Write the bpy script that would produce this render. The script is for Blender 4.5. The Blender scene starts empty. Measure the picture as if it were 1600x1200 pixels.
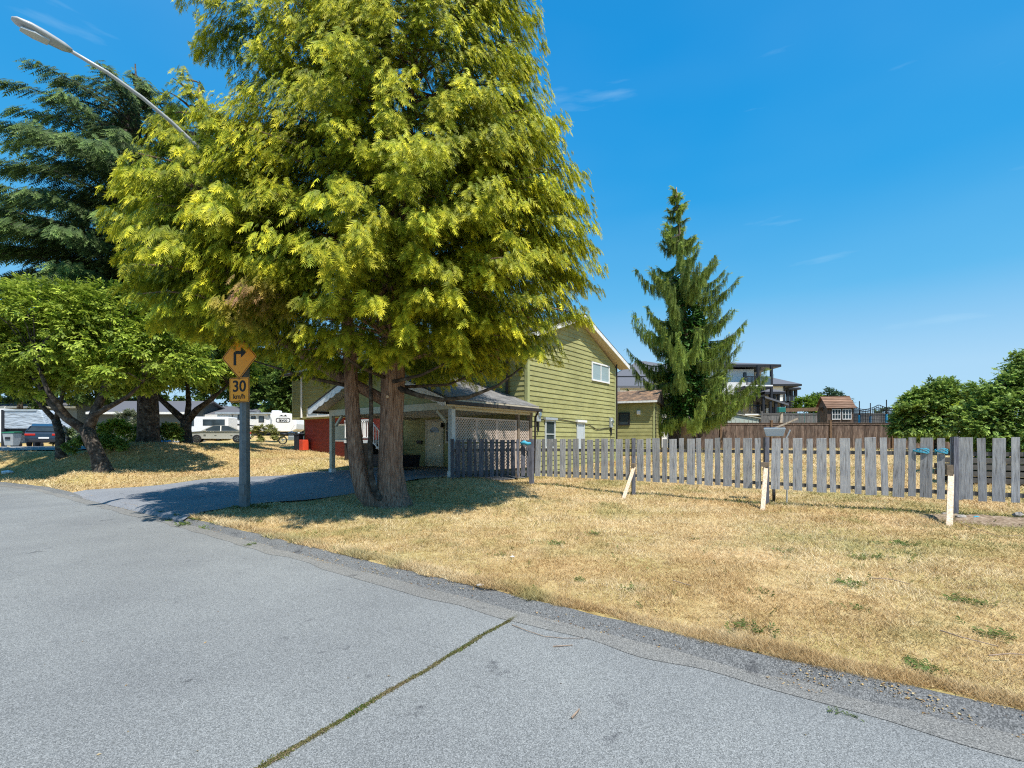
import bpy, math, random
import numpy as np
from mathutils import Vector, Matrix, noise as mnoise

S = bpy.context.scene
COL = S.collection
rnd = random.Random(7)
nr = np.random.RandomState(11)
R = math.radians
F = 755.0; HZ = 689.0; CAMZ = 1.75          # focal length and horizon in photo pixels, eye height

# ------------------------------------------------------------------ camera, sky, sun, exposure
cam_d = bpy.data.cameras.new('camera'); cam = bpy.data.objects.new('camera', cam_d); COL.objects.link(cam)
cam_d.sensor_width = 36; cam_d.lens = F/1600*36; cam_d.shift_y = (HZ-600)/1600
cam_d.clip_start = .05; cam_d.clip_end = 3000
cam.location = (0, 0, CAMZ); cam.rotation_euler = (R(90), 0, 0)
S.camera = cam
EL = R(61); SH = Vector((.50, -.865)).normalized()
sun_dir = Vector((SH.x*math.cos(EL), SH.y*math.cos(EL), math.sin(EL)))
sd = bpy.data.lights.new('sun', 'SUN'); sd.energy = 4.6; sd.angle = R(.55); sd.color = (1, .95, .87)
sun = bpy.data.objects.new('sun', sd); COL.objects.link(sun)
sun.rotation_euler = sun_dir.to_track_quat('Z', 'Y').to_euler()
W = bpy.data.worlds.new('World'); S.world = W; W.use_nodes = True
wt = W.node_tree; wt.nodes.clear()
def wn(t, **k):
    n = wt.nodes.new(t)
    for a, b in k.items(): setattr(n, a, b)
    return n
sky = wn('ShaderNodeTexSky', sky_type='NISHITA', sun_disc=False, sun_elevation=EL, sun_rotation=math.atan2(SH.x, SH.y),
         altitude=20, air_density=1.0, dust_density=.15, ozone_density=2.5)
# the picture is strongly graded: most of the sky's hue comes from an elevation ramp laid over the Sky Texture
hsv = wn('ShaderNodeMix', data_type='RGBA'); hsv.inputs['Factor'].default_value = .92
geo = wn('ShaderNodeTexCoord'); sepz = wn('ShaderNodeSeparateXYZ'); rampz = wn('ShaderNodeValToRGB')
e_ = rampz.color_ramp.elements
e_[0].position = 0; e_[0].color = (.44, .70, .93, 1); e_[1].position = 1; e_[1].color = (.03, .24, .60, 1)
for p_, c_ in ((.12, (.40, .68, .93)), (.26, (.11, .50, .88)), (.42, (.01, .37, .83)), (.60, (.0, .31, .78))):
    x_ = rampz.color_ramp.elements.new(p_); x_.color = (*c_, 1)
scl = wn('ShaderNodeVectorMath', operation='SCALE'); scl.inputs['Scale'].default_value = 5.3
wt.links.new(geo.outputs['Generated'], sepz.inputs[0]); wt.links.new(sepz.outputs['Z'], rampz.inputs[0]); wt.links.new(rampz.outputs[0], scl.inputs[0])
bg = wn('ShaderNodeBackground'); bg.inputs['Strength'].default_value = .13
wo = wn('ShaderNodeOutputWorld')
wt.links.new(sky.outputs[0], hsv.inputs['A']); wt.links.new(scl.outputs[0], hsv.inputs['B'])
# thin high cloud, a broad veil towards the right and a few wisps
tc = wn('ShaderNodeTexCoord'); mp = wn('ShaderNodeMapping'); mp.inputs['Rotation'].default_value = (0, R(-33), 0); mp.inputs['Scale'].default_value = (2.2, 2.2, 14)
nz = wn('ShaderNodeTexNoise'); nz.inputs['Scale'].default_value = 2.0; nz.inputs['Detail'].default_value = 7
cr = wn('ShaderNodeValToRGB'); cr.color_ramp.elements[0].position = .64; cr.color_ramp.elements[1].position = .86
mp2 = wn('ShaderNodeMapping'); mp2.inputs['Rotation'].default_value = (0, R(-40), 0); mp2.inputs['Scale'].default_value = (.8, .8, 2.2)
nz2 = wn('ShaderNodeTexNoise'); nz2.inputs['Scale'].default_value = 1.6; nz2.inputs['Detail'].default_value = 3
cr2 = wn('ShaderNodeValToRGB'); cr2.color_ramp.elements[0].position = .42; cr2.color_ramp.elements[1].position = .75
ad = wn('ShaderNodeMath', operation='MULTIPLY_ADD'); ad.inputs[1].default_value = .35
ml = wn('ShaderNodeMath', operation='MULTIPLY'); ml.inputs[1].default_value = .09
mx = wn('ShaderNodeMix', data_type='RGBA'); mx.inputs['B'].default_value = (3.0, 4.4, 5.4, 1)
wt.links.new(tc.outputs['Generated'], mp.inputs[0]); wt.links.new(mp.outputs[0], nz.inputs[0]); wt.links.new(nz.outputs[0], cr.inputs[0])
wt.links.new(tc.outputs['Generated'], mp2.inputs[0]); wt.links.new(mp2.outputs[0], nz2.inputs[0]); wt.links.new(nz2.outputs[0], cr2.inputs[0])
wt.links.new(cr2.outputs[0], ml.inputs[0]); wt.links.new(cr.outputs[0], ad.inputs[0]); wt.links.new(ml.outputs[0], ad.inputs[2])
wt.links.new(ad.outputs[0], mx.inputs['Factor']); wt.links.new(hsv.outputs['Result'], mx.inputs['A'])
wt.links.new(mx.outputs['Result'], bg.inputs[0]); wt.links.new(bg.outputs[0], wo.inputs[0])
S.view_settings.view_transform = 'Standard'; S.view_settings.look = 'None'
S.view_settings.exposure = .52; S.view_settings.gamma = 1; S.view_settings.use_curve_mapping = False
S.render.engine = 'CYCLES'; S.cycles.max_bounces = 6; S.cycles.use_denoising = False; S.cycles.filter_width = 1.15

def at(px, py, Y): return Vector(((px-800)/F*Y, Y, CAMZ-(py-HZ)/F*Y))

# ------------------------------------------------------------------ materials
def nodes(name):
    m = bpy.data.materials.new(name); m.use_nodes = True
    return m, m.node_tree, m.node_tree.nodes['Principled BSDF']
def c4(c): return (c[0], c[1], c[2], 1)
def noisy(name, cols, scale=8, rough=.8, bump=0, bscale=None, stretch=(1, 1, 1), detail=6, metal=0, big=None, spec=.3, coat=0, pos=None, tint=0, bdist=.01):
    """principled with a noise driven ramp of colours, optional second large noise, bump and per-object tint"""
    m, t, b = nodes(name); L = t.links
    co = t.nodes.new('ShaderNodeTexCoord'); ma = t.nodes.new('ShaderNodeMapping'); ma.inputs['Scale'].default_value = stretch
    L.new(co.outputs['Object'], ma.inputs[0])
    n = t.nodes.new('ShaderNodeTexNoise'); n.inputs['Scale'].default_value = scale; n.inputs['Detail'].default_value = detail; n.inputs['Roughness'].default_value = .65
    src = ma.outputs[0]
    if tint:
        oi = t.nodes.new('ShaderNodeObjectInfo'); va = t.nodes.new('ShaderNodeVectorMath'); va.operation = 'ADD'
        mu = t.nodes.new('ShaderNodeMath'); mu.operation = 'MULTIPLY'; mu.inputs[1].default_value = 90
        L.new(oi.outputs['Random'], mu.inputs[0]); L.new(ma.outputs[0], va.inputs[0]); L.new(mu.outputs[0], va.inputs[1]); src = va.outputs[0]
    L.new(src, n.inputs[0])
    r = t.nodes.new('ShaderNodeValToRGB'); el = r.color_ramp.elements
    k = len(cols); pos = pos or [.3+.4*i/max(1, k-1) for i in range(k)]
    el[0].position = pos[0]; el[0].color = c4(cols[0]); el[1].position = pos[-1]; el[1].color = c4(cols[-1])
    for i in range(1, k-1):
        e = el.new(pos[i]); e.color = c4(cols[i])
    L.new(n.outputs[0], r.inputs[0]); out = r.outputs[0]
    if big:
        n2 = t.nodes.new('ShaderNodeTexNoise'); n2.inputs['Scale'].default_value = big[0]; n2.inputs['Detail'].default_value = 4
        L.new(co.outputs['Object'], n2.inputs[0])
        r2 = t.nodes.new('ShaderNodeValToRGB'); r2.color_ramp.elements[0].position = .35; r2.color_ramp.elements[1].position = .68
        r2.color_ramp.elements[0].color = c4(big[1]); r2.color_ramp.elements[1].color = c4(big[2])
        mm = t.nodes.new('ShaderNodeMix'); mm.data_type = 'RGBA'; mm.blend_type = 'MULTIPLY'; mm.inputs['Factor'].default_value = 1
        L.new(n2.outputs[0], r2.inputs[0]); L.new(out, mm.inputs['A']); L.new(r2.outputs[0], mm.inputs['B']); out = mm.outputs['Result']
    if tint:
        mr = t.nodes.new('ShaderNodeMapRange'); mr.inputs['To Min'].default_value = 1-tint; mr.inputs['To Max'].default_value = 1+tint
        L.new(oi.outputs['Random'], mr.inputs[0])
        vm = t.nodes.new('ShaderNodeVectorMath'); vm.operation = 'MULTIPLY'; L.new(out, vm.inputs[0]); L.new(mr.outputs[0], vm.inputs[1]); out = vm.outputs[0]
    L.new(out, b.inputs['Base Color'])
    b.inputs['Roughness'].default_value = rough; b.inputs['Metallic'].default_value = metal; b.inputs['Specular IOR Level'].default_value = spec
    b.inputs['Coat Weight'].default_value = coat
    if bump:
        n3 = t.nodes.new('ShaderNodeTexNoise'); n3.inputs['Scale'].default_value = bscale or scale; n3.inputs['Detail'].default_value = 5
        L.new(src, n3.inputs[0])
        bp = t.nodes.new('ShaderNodeBump'); bp.inputs['Strength'].default_value = bump; bp.inputs['Distance'].default_value = bdist
        L.new(n3.outputs[0], bp.inputs['Height']); L.new(bp.outputs[0], b.inputs['Normal'])
    return m
def flat(name, c, rough=.5, metal=0, var=.12, scale=3, **k):
    return noisy(name, [tuple(x*(1-var) for x in c), tuple(min(1, x*(1+var)) for x in c)], scale=scale, rough=rough, metal=metal, **k)
def leafmat(name, transl=.3, rough=.55, gain=1.0):
    m, t, b = nodes(name); L = t.links
    a = t.nodes.new('ShaderNodeAttribute'); a.attribute_name = 'Col'
    tr = t.nodes.new('ShaderNodeBsdfTranslucent'); ms = t.nodes.new('ShaderNodeMixShader'); ms.inputs[0].default_value = transl
    L.new(a.outputs['Color'], b.inputs['Base Color']); L.new(a.outputs['Color'], tr.inputs[0])
    b.inputs['Roughness'].default_value = rough; b.inputs['Specular IOR Level'].default_value = .25
    L.new(b.outputs[0], ms.inputs[1]); L.new(tr.outputs[0], ms.inputs[2])
    L.new(ms.outputs[0], t.nodes['Material Output'].inputs[0])
    return m
M = {}
M['leaf'] = leafmat('leaf', .38); M['grass_blade'] = leafmat('grass_blade', .2, .8); M['tinted'] = leafmat('tinted', 0, .85)
# asphalt: pale worn aggregate, darker stains
def asphalt(name, a, b_, c, speck=420):
    m, t, p = nodes(name); L = t.links
    co = t.nodes.new('ShaderNodeTexCoord')
    n1 = t.nodes.new('ShaderNodeTexNoise'); n1.inputs['Scale'].default_value = speck*.35; n1.inputs['Detail'].default_value = 5; n1.inputs['Roughness'].default_value = .8
    v = t.nodes.new('ShaderNodeTexVoronoi'); v.inputs['Scale'].default_value = speck*.42
    n2 = t.nodes.new('ShaderNodeTexNoise'); n2.inputs['Scale'].default_value = .4; n2.inputs['Detail'].default_value = 9; n2.inputs['Roughness'].default_value = .6
    n4 = t.nodes.new('ShaderNodeTexNoise'); n4.inputs['Scale'].default_value = 2.3; n4.inputs['Detail'].default_value = 8; n4.inputs['Roughness'].default_value = .7
    for n in (n1, v, n2, n4): L.new(co.outputs['Object'], n.inputs[0])
    r = t.nodes.new('ShaderNodeValToRGB'); e = r.color_ramp.elements
    e[0].position = .30; e[0].color = c4(a); e[1].position = .72; e[1].color = c4(c); x = e.new(.5); x.color = c4(b_)
    mixn = t.nodes.new('ShaderNodeMix'); mixn.inputs[0].default_value = .35
    L.new(n1.outputs[0], mixn.inputs[2]); L.new(v.outputs['Color'], mixn.inputs[3]); L.new(mixn.outputs[0], r.inputs[0])
    r2 = t.nodes.new('ShaderNodeValToRGB'); r2.color_ramp.elements[0].position = .3; r2.color_ramp.elements[1].position = .66
    r2.color_ramp.elements[0].color = (.78, .78, .80, 1); r2.color_ramp.elements[1].color = (1.05, 1.05, 1.05, 1)
    L.new(n2.outputs[0], r2.inputs[0])
    r3 = t.nodes.new('ShaderNodeValToRGB'); r3.color_ramp.elements[0].position = .31; r3.color_ramp.elements[1].position = .385
    r3.color_ramp.elements[0].color = (.5, .5, .52, 1); r3.color_ramp.elements[1].color = (1, 1, 1, 1)
    L.new(n4.outputs[0], r3.inputs[0])
    m1 = t.nodes.new('ShaderNodeMix'); m1.data_type = 'RGBA'; m1.blend_type = 'MULTIPLY'; m1.inputs['Factor'].default_value = 1
    L.new(r.outputs[0], m1.inputs['A']); L.new(r2.outputs[0], m1.inputs['B'])
    m2 = t.nodes.new('ShaderNodeMix'); m2.data_type = 'RGBA'; m2.blend_type = 'MULTIPLY'; m2.inputs['Factor'].default_value = 1
    L.new(m1.outputs['Result'], m2.inputs['A']); L.new(r3.outputs[0], m2.inputs['B'])
    L.new(m2.outputs['Result'], p.inputs['Base Color']); p.inputs['Roughness'].default_value = .85; p.inputs['Specular IOR Level'].default_value = .25
    bp = t.nodes.new('ShaderNodeBump'); bp.inputs['Strength'].default_value = .55; bp.inputs['Distance'].default_value = .006
    L.new(mixn.outputs[0], bp.inputs['Height']); L.new(bp.outputs[0], p.inputs['Normal'])
    return m
M['asphalt'] = asphalt('asphalt', (.075, .079, .077), (.212, .221, .217), (.45, .46, .445))
M['kerb'] = asphalt('kerb', (.05, .053, .053), (.145, .147, .143), (.34, .34, .325), 330)
M['gutter'] = asphalt('gutter', (.07, .07, .065), (.205, .202, .187), (.42, .41, .375), 360)
M['driveway'] = asphalt('driveway', (.12, .13, .14), (.225, .235, .25), (.38, .39, .4), 240)
M['lawn'] = noisy('lawn', [(.20, .13, .06), (.42, .29, .14), (.56, .42, .22), (.68, .55, .33)], scale=7, rough=.95, bump=.7, bscale=60, detail=12, spec=.1,
                  big=(.45, (.74, .80, .60), (1.06, 1.0, .96)), pos=[.28, .42, .55, .75], bdist=.02)
M['soil'] = noisy('soil', [(.10, .07, .045), (.25, .18, .12), (.42, .34, .25)], scale=14, rough=.95, bump=.8, bscale=40)
M['picket'] = noisy('picket', [(.12, .11, .10), (.325, .33, .34), (.47, .48, .49)], scale=4, stretch=(9, 9, .7), rough=.85, bump=.45, bscale=14, tint=.24, spec=.2,
                    pos=[.3, .45, .7], big=(3, (.82, .83, .86), (1.08, 1.06, 1.02)))
M['picket_dark'] = noisy('picket_dark', [(.04, .042, .055), (.10, .105, .13), (.17, .175, .2)], scale=5, stretch=(9, 9, .8), rough=.85, bump=.35, bscale=14, tint=.2)  # dark stain, with the tree's shade on the short fence put into its colour
M['rail'] = noisy('rail', [(.07, .065, .06), (.16, .15, .14)], scale=8, rough=.9, bump=.3)
M['fresh_wood'] = noisy('fresh_wood', [(.34, .23, .14), (.60, .47, .34), (.74, .63, .50)], scale=4, stretch=(8, 8, .6), rough=.7, bump=.1)
M['old_stub'] = noisy('old_stub', [(.14, .11, .08), (.28, .22, .16)], scale=9, rough=.9, bump=.3)
M['brown_board'] = noisy('brown_board', [(.045, .03, .024), (.13, .09, .07), (.25, .19, .15)], scale=3, stretch=(7, 7, .8), rough=.9, bump=.3, tint=.34)
M['brown_post'] = noisy('brown_post', [(.08, .05, .03), (.24, .15, .09)], scale=6, stretch=(5, 5, 1), rough=.9, bump=.3)
M['grey_board'] = noisy('grey_board', [(.07, .07, .07), (.15, .145, .14), (.22, .21, .2)], scale=3, stretch=(7, 7, .8), rough=.9, tint=.2)
M['lattice'] = noisy('lattice', [(.42, .34, .28), (.56, .46, .38)], scale=6, rough=.7)
M['siding'] = noisy('siding', [(.26, .255, .10), (.345, .34, .145), (.40, .395, .19)], scale=2.5, stretch=(1, 1, 3), rough=.6, bump=.15, bscale=30, tint=.07, big=(.7, (.86, .85, .82), (1.05, 1.04, 1.02)),
                    pos=[.25, .5, .8])
M['siding_trim'] = flat('siding_trim', (.35, .37, .17), .6)
M['cream'] = noisy('cream', [(.46, .42, .30), (.58, .54, .40)], scale=5, rough=.6, bump=.05)
M['cream_door'] = flat('cream_door', (.66, .60, .42), .45, var=.04)
M['soffit'] = flat('soffit', (.52, .45, .33), .7)
M['white'] = flat('white', (.78, .78, .77), .5, var=.04)
M['white_worn'] = noisy('white_worn', [(.5, .49, .45), (.74, .74, .72)], scale=9, rough=.6, bump=.1, pos=[.3, .5])
M['post_paint'] = noisy('post_paint', [(.42, .46, .46), (.58, .62, .62)], scale=6, rough=.6)
M['stucco'] = flat('stucco', (.78, .77, .74), .85, var=.05, scale=40, bump=.1, bscale=60)
M['dark_trim'] = flat('dark_trim', (.022, .024, .03), .5)
M['dark_brown'] = flat('dark_brown', (.035, .03, .028), .6)
M['glass'] = flat('glass', (.035, .05, .06), .07, var=.3, scale=1.2, spec=.7)
M['glass_blind'] = noisy('glass_blind', [(.20, .27, .28), (.36, .45, .46)], scale=2, stretch=(.1, .1, 30), rough=.12, spec=.6)
M['glass_pale'] = flat('glass_pale', (.50, .55, .58), .15, var=.08, spec=.6)
M['metal'] = flat('metal', (.42, .46, .48), .42, metal=.3)
M['pole'] = noisy('pole', [(.10, .125, .14), (.145, .175, .19), (.19, .22, .23)], scale=7, rough=.5, metal=.15, bump=.06, spec=.4)
M['chrome'] = flat('chrome', (.6, .62, .63), .25, metal=1)
M['lamp_grey'] = flat('lamp_grey', (.42, .44, .45), .45, metal=.2)
M['sign_amber'] = flat('sign_amber', (.95, .37, .006), .4, var=.04, spec=.4)
M['black'] = flat('black', (.012, .012, .013), .5)
M['bark_cedar'] = noisy('bark_cedar', [(.07, .04, .028), (.25, .16, .115), (.42, .31, .235)], scale=5, stretch=(6, 6, .7), rough=.95, bump=1, bscale=7, pos=[.32, .5, .7], bdist=.03)
M['bark_grey'] = noisy('bark_grey', [(.03, .024, .02), (.10, .085, .07), (.26, .235, .2)], scale=6, rough=.95, bump=.8, bscale=12, pos=[.38, .56, .72])
M['bark_pale'] = noisy('bark_pale', [(.12, .08, .06), (.3, .22, .16), (.44, .34, .25)], scale=6, stretch=(4, 4, 1), rough=.95, bump=.8, bscale=12, pos=[.3, .5, .72])
M['brick_paint'] = None
M['rope'] = flat('rope', (.06, .34, .48), .7)
M['teal'] = flat('teal', (.02, .16, .14), .5)
M['rubber'] = flat('rubber', (.018, .018, .02), .8)
M['rock'] = noisy('rock', [(.16, .14, .12), (.34, .31, .28), (.5, .47, .43)], scale=6, rough=.95, bump=.7)
M['paper'] = flat('paper', (.78, .8, .84), .6)

def brickmat():
    m, t, p = nodes('brick_red'); L = t.links
    co = t.nodes.new('ShaderNodeTexCoord'); sx = t.nodes.new('ShaderNodeSeparateXYZ'); cx = t.nodes.new('ShaderNodeCombineXYZ')
    L.new(co.outputs['Object'], sx.inputs[0]); L.new(sx.outputs[0], cx.inputs[0]); L.new(sx.outputs[2], cx.inputs[1])
    b = t.nodes.new('ShaderNodeTexBrick'); b.inputs['Scale'].default_value = 1; b.inputs['Brick Width'].default_value = .21; b.inputs['Row Height'].default_value = .075
    b.inputs['Mortar Size'].default_value = .006; b.inputs['Color1'].default_value = (.22, .028, .018, 1); b.inputs['Color2'].default_value = (.30, .04, .026, 1); b.inputs['Mortar'].default_value = (.11, .02, .015, 1)
    L.new(cx.outputs[0], b.inputs[0]); L.new(b.outputs[0], p.inputs['Base Color']); p.inputs['Roughness'].default_value = .7
    bp = t.nodes.new('ShaderNodeBump'); bp.inputs['Strength'].default_value = .6; bp.inputs['Distance'].default_value = .01; bp.invert = True
    L.new(b.outputs['Fac'], bp.inputs['Height']); L.new(bp.outputs[0], p.inputs['Normal'])
    return m
M['brick_paint'] = brickmat()

# ------------------------------------------------------------------ object helpers
def tag(o, label=None, cat=None, group=None, kind=None):
    if label: o['label'] = label
    if cat: o['category'] = cat
    if group: o['group'] = group
    if kind: o['kind'] = kind
    return o
def empty(name, loc, rz=0, **k):
    o = bpy.data.objects.new(name, None); COL.objects.link(o); o.location = loc; o.rotation_euler = (0, 0, rz); o.empty_display_size = .2
    return tag(o, **k)
class MB:
    def __init__(s): s.v = []; s.f = []
    def add(s, vs, fs):
        o = len(s.v); s.v += [tuple(v) for v in vs]; s.f += [tuple(i+o for i in f) for f in fs]; return s
    def box(s, x0, x1, y0, y1, z0, z1, rot=None, piv=None):
        vs = [Vector((x, y, z)) for z in (z0, z1) for y in (y0, y1) for x in (x0, x1)]
        if rot is not None:
            p = Vector(piv) if piv is not None else Vector(((x0+x1)/2, (y0+y1)/2, (z0+z1)/2))
            vs = [rot @ (v-p)+p for v in vs]
        return s.add(vs, [(0, 2, 3, 1), (4, 5, 7, 6), (0, 1, 5, 4), (2, 6, 7, 3), (0, 4, 6, 2), (1, 3, 7, 5)])
    def bar(s, p0, p1, w, h, up=(0, 0, 1)):
        p0 = Vector(p0); p1 = Vector(p1); d = (p1-p0).normalized(); u = Vector(up)
        sd_ = d.cross(u)
        if sd_.length < 1e-4: sd_ = d.cross(Vector((0, 1, 0)))
        sd_.normalize(); u = sd_.cross(d)
        vs = [p+sd_*a*w/2+u*b*h/2 for p in (p0, p1) for a, b in ((-1, -1), (1, -1), (1, 1), (-1, 1))]
        return s.add(vs, [(3, 2, 1, 0), (4, 5, 6, 7), (0, 1, 5, 4), (1, 2, 6, 5), (2, 3, 7, 6), (3, 0, 4, 7)])
    def prism(s, poly, d):
        """planar polygon (list of 3d points) extruded by vector d"""
        n = len(poly); P = [Vector(p) for p in poly]; d = Vector(d)
        nrm = Vector((0, 0, 0))
        for i in range(n): nrm += P[i].cross(P[(i+1) % n])
        if nrm.dot(d) > 0: P.reverse()
        return s.add(P+[p+d for p in P], [tuple(range(n)), tuple(range(2*n-1, n-1, -1))]+[(i, i+n, (i+1) % n+n, (i+1) % n) for i in range(n)])
    def tube(s, pts, radii, sides=8, wob=0, seed=0, cap=True):
        pts = [Vector(p) for p in pts]; n = len(pts); o = len(s.v); prev = None
        for i, p in enumerate(pts):
            d = (pts[min(i+1, n-1)]-pts[max(i-1, 0)]).normalized()
            if prev is None:
                a = d.cross(Vector((0, 1, 0)) if abs(d.y) < .9 else Vector((1, 0, 0))).normalized()
            else: a = (prev-d*prev.dot(d)).normalized()
            prev = a; b = d.cross(a)
            for k in range(sides):
                t = 2*math.pi*k/sides; r = radii[i]
                if wob: r *= 1+wob*mnoise.noise(Vector((math.cos(t)*2.2+seed, math.sin(t)*2.2, i*.45)))
                s.v.append(tuple(p+(a*math.cos(t)+b*math.sin(t))*r))
        for i in range(n-1):
            for k in range(sides):
                k2 = (k+1) % sides; s.f.append((o+i*sides+k, o+i*sides+k2, o+(i+1)*sides+k2, o+(i+1)*sides+k))
        if cap: s.f.append(tuple(o+k for k in range(sides-1, -1, -1))); s.f.append(tuple(o+(n-1)*sides+k for k in range(sides)))
        return s
    def cyl(s, p0, p1, r, sides=12): return s.tube([p0, p1], [r, r], sides)
    def build(s, name, mat, parent=None, smooth=False, bevel=0, **k):
        me = bpy.data.meshes.new(name); me.from_pydata(s.v, [], s.f); me.materials.append(mat)
        if smooth: me.shade_smooth()
        o = bpy.data.objects.new(name, me); COL.objects.link(o)
        if parent: o.parent = parent
        if bevel:
            b = o.modifiers.new('bevel', 'BEVEL'); b.width = bevel; b.segments = 2; b.limit_method = 'ANGLE'; b.angle_limit = R(35)
        return tag(o, **k)
def share(name, src, parent, loc=(0, 0, 0), rot=(0, 0, 0), scale=(1, 1, 1)):
    o = bpy.data.objects.new(name, src.data); COL.objects.link(o); o.parent = parent; o.location = loc; o.rotation_euler = rot; o.scale = scale
    return o
def np_mesh(name, V, Fc, mat, parent=None, col=None, smooth=False, **k):
    """V (n,3), Fc (m,q) all faces with q corners"""
    me = bpy.data.meshes.new(name); n = len(V); m, q = Fc.shape
    me.vertices.add(n); me.vertices.foreach_set('co', np.ascontiguousarray(V, dtype=np.float32).ravel())
    me.loops.add(m*q); me.loops.foreach_set('vertex_index', np.ascontiguousarray(Fc, dtype=np.int32).ravel())
    me.polygons.add(m); me.polygons.foreach_set('loop_start', np.arange(0, m*q, q, dtype=np.int32))
    try: me.polygons.foreach_set('loop_total', np.full(m, q, dtype=np.int32))
    except Exception: pass
    me.update(calc_edges=True)
    if col is not None:
        a = me.color_attributes.new('Col', 'FLOAT_COLOR', 'POINT'); c = np.ones((n, 4), dtype=np.float32); c[:, :3] = col
        a.data.foreach_set('color', c.ravel())
    if smooth: me.shade_smooth()
    me.materials.append(mat)
    o = bpy.data.objects.new(name, me); COL.objects.link(o)
    if parent: o.parent = parent
    return tag(o, **k)

# ------------------------------------------------------------------ ground shape
KU = np.array([.81, -.587]); KN = np.array([.587, .81])      # along the kerb, away from the road
def uv(x, y): return KU[0]*x+KU[1]*y, KN[0]*x+KN[1]*y
def xy(u, v): return KU[0]*u+KN[0]*v, KU[1]*u+KN[1]*v
KP = [(300, -214), (9.5, -2.05), (2.8, 2.90), (.03, 4.86), (-2.06, 6.42), (-5.9, 9.35), (-11.5, 13.4), (-16.8, 17.2), (-20.6, 19.3), (-26, 21.2), (-40, 24), (-80, 30), (-300, 80)]
kuv = sorted(uv(*p) for p in KP); ku = np.array([p[0] for p in kuv]); kv = np.array([p[1] for p in kuv])
def kerb_v(u): return np.interp(u, ku, kv)
CT = [(-12.35, 5.8, .06), (-9.75, 8, .12), (-8.95, 13.5, .29), (-5.44, 13.6, .18), (-1.96, 13.65, .15), (1.73, 13.9, .18), (8, 14, .2), (20, 14, .2),
      (-10.5, 11.2, .58), (-17.2, 11.5, .46), (-19.8, 9.7, .3), (-20.9, 4.9, .08), (-25.6, 6.2, .5), (-30, 9.2, 1.65), (-26.8, 16.4, 1.15), (-22, 14, .85),
      (-15.6, 15.6, .55), (-10.3, 23.3, .7), (-8.9, 30.6, 1.2), (-45.7, 18.8, 1.6), (-42.5, 7.5, 1.36), (-37, 6.5, 1.2), (-33, 14.2, 1.55), (-38, 11, 1.6), (-51.4, 27, 2.3),
      (-10.5, 33, 1.2), (-2, 38, 1.2), (5, 44, 1.2), (4, 25, .6), (12, 28, .7), (-30, 20, 1.5), (-60, 50, 2.6), (0, 80, 1.5), (-100, 30, 3), (60, 60, .8), (60, 14, .3),
      (-120, -30, .5), (0, 140, 1.5), (-80, 120, 3), (120, 100, .6), (-16, 6.0, .07), (-4, 7, .1), (3, 8, .12)]
for x, y in KP[1:-1]:
    a, b = uv(x, y); CT.append((a, b+.4, .07)); CT.append((a, b-1, 0.0))
for a in (-14, -8, -3, 0, 5, 15, 30): CT.append((a, 4.8, .08))
CT = np.array(CT)
def ground_uv(u, v):
    u = np.asarray(u, float); v = np.asarray(v, float)
    d2 = (u[..., None]-CT[:, 0])**2+(v[..., None]-CT[:, 1])**2
    w = (d2+.6)**-1.9
    z = (w*CT[:, 2]).sum(-1)/w.sum(-1)
    d = v-kerb_v(u)
    k = np.clip((d-.2)/1.4, 0, 1)
    return np.where(d < .2, -.12, .085+(np.maximum(z, .085)-.085)*k)
def gz(x, y):
    u, v = uv(x, y); return float(ground_uv(u, v))
def gza(x, y):
    u, v = uv(x, y); return ground_uv(u, v)
# ------------------------------------------------------------------ ground sheet, road, kerb, driveway
def axis(parts):
    out = []
    for a, b, st in parts: out += list(np.arange(a, b, st))
    return np.array(out+[parts[-1][1]])
def grid_mesh(name, X, Y, Z, mat, **k):
    a, b = X.shape
    V = np.stack([X, Y, Z], -1).reshape(-1, 3); i = np.arange(a*b).reshape(a, b)
    Fc = np.stack([i[:-1, :-1], i[1:, :-1], i[1:, 1:], i[:-1, 1:]], -1).reshape(-1, 4)
    return np_mesh(name, V, Fc, mat, smooth=True, **k)
# driveway and carport slab
Lp = [(-14.6, 15.75), (-13.2, 17.2), (-10.3, 19.3), (-7.9, 20.0), (-5.1, 23.2)]
Rp = [(-6.9, 9.93), (-7.15, 11.2), (-6.5, 12.9), (-4.3, 14.2), (-1.75, 15.6), (.75, 18.75)]
def resample(P, n):
    P = np.array(P, float); d = np.r_[0, np.cumsum(np.hypot(*np.diff(P, axis=0).T))]; t = np.linspace(0, d[-1], n)
    return np.stack([np.interp(t, d, P[:, 0]), np.interp(t, d, P[:, 1])], 1)
A = resample(Lp, 46); B = resample(Rp, 46)
AB = np.concatenate([A, B[::-1]])
def in_poly(x, y, P_):
    c = np.zeros(x.shape, bool); n = len(P_); j = n-1
    for i in range(n):
        xi, yi = P_[i]; xj, yj = P_[j]; t_ = ((yi > y) != (yj > y)) & (x < (xj-xi)*(y-yi)/(yj-yi+1e-12)+xi); c ^= t_; j = i
    return c
ua = axis([(-1500, -300, 120), (-300, -90, 15), (-90, -50, 3), (-50, 20, .55), (20, 60, 4), (60, 300, 24), (300, 1500, 120)])
da = axis([(-600, -60, 60), (-60, -6, 9), (-6, 0, 1), (0, .2, .1), (.2, .5, .1), (.5, 2, .3), (2, 14, .45), (14, 50, 1.1), (50, 200, 12), (200, 1600, 140)])
U, D = np.meshgrid(ua, da, indexing='ij'); Vv = D+kerb_v(U)*np.exp(-np.maximum(D, 0)/40)
X, Y = xy(U, Vv)
Z = np.stack([ground_uv(U[i], Vv[i]) for i in range(len(ua))])
Z = np.where(D < .19, -.12, Z)
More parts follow.
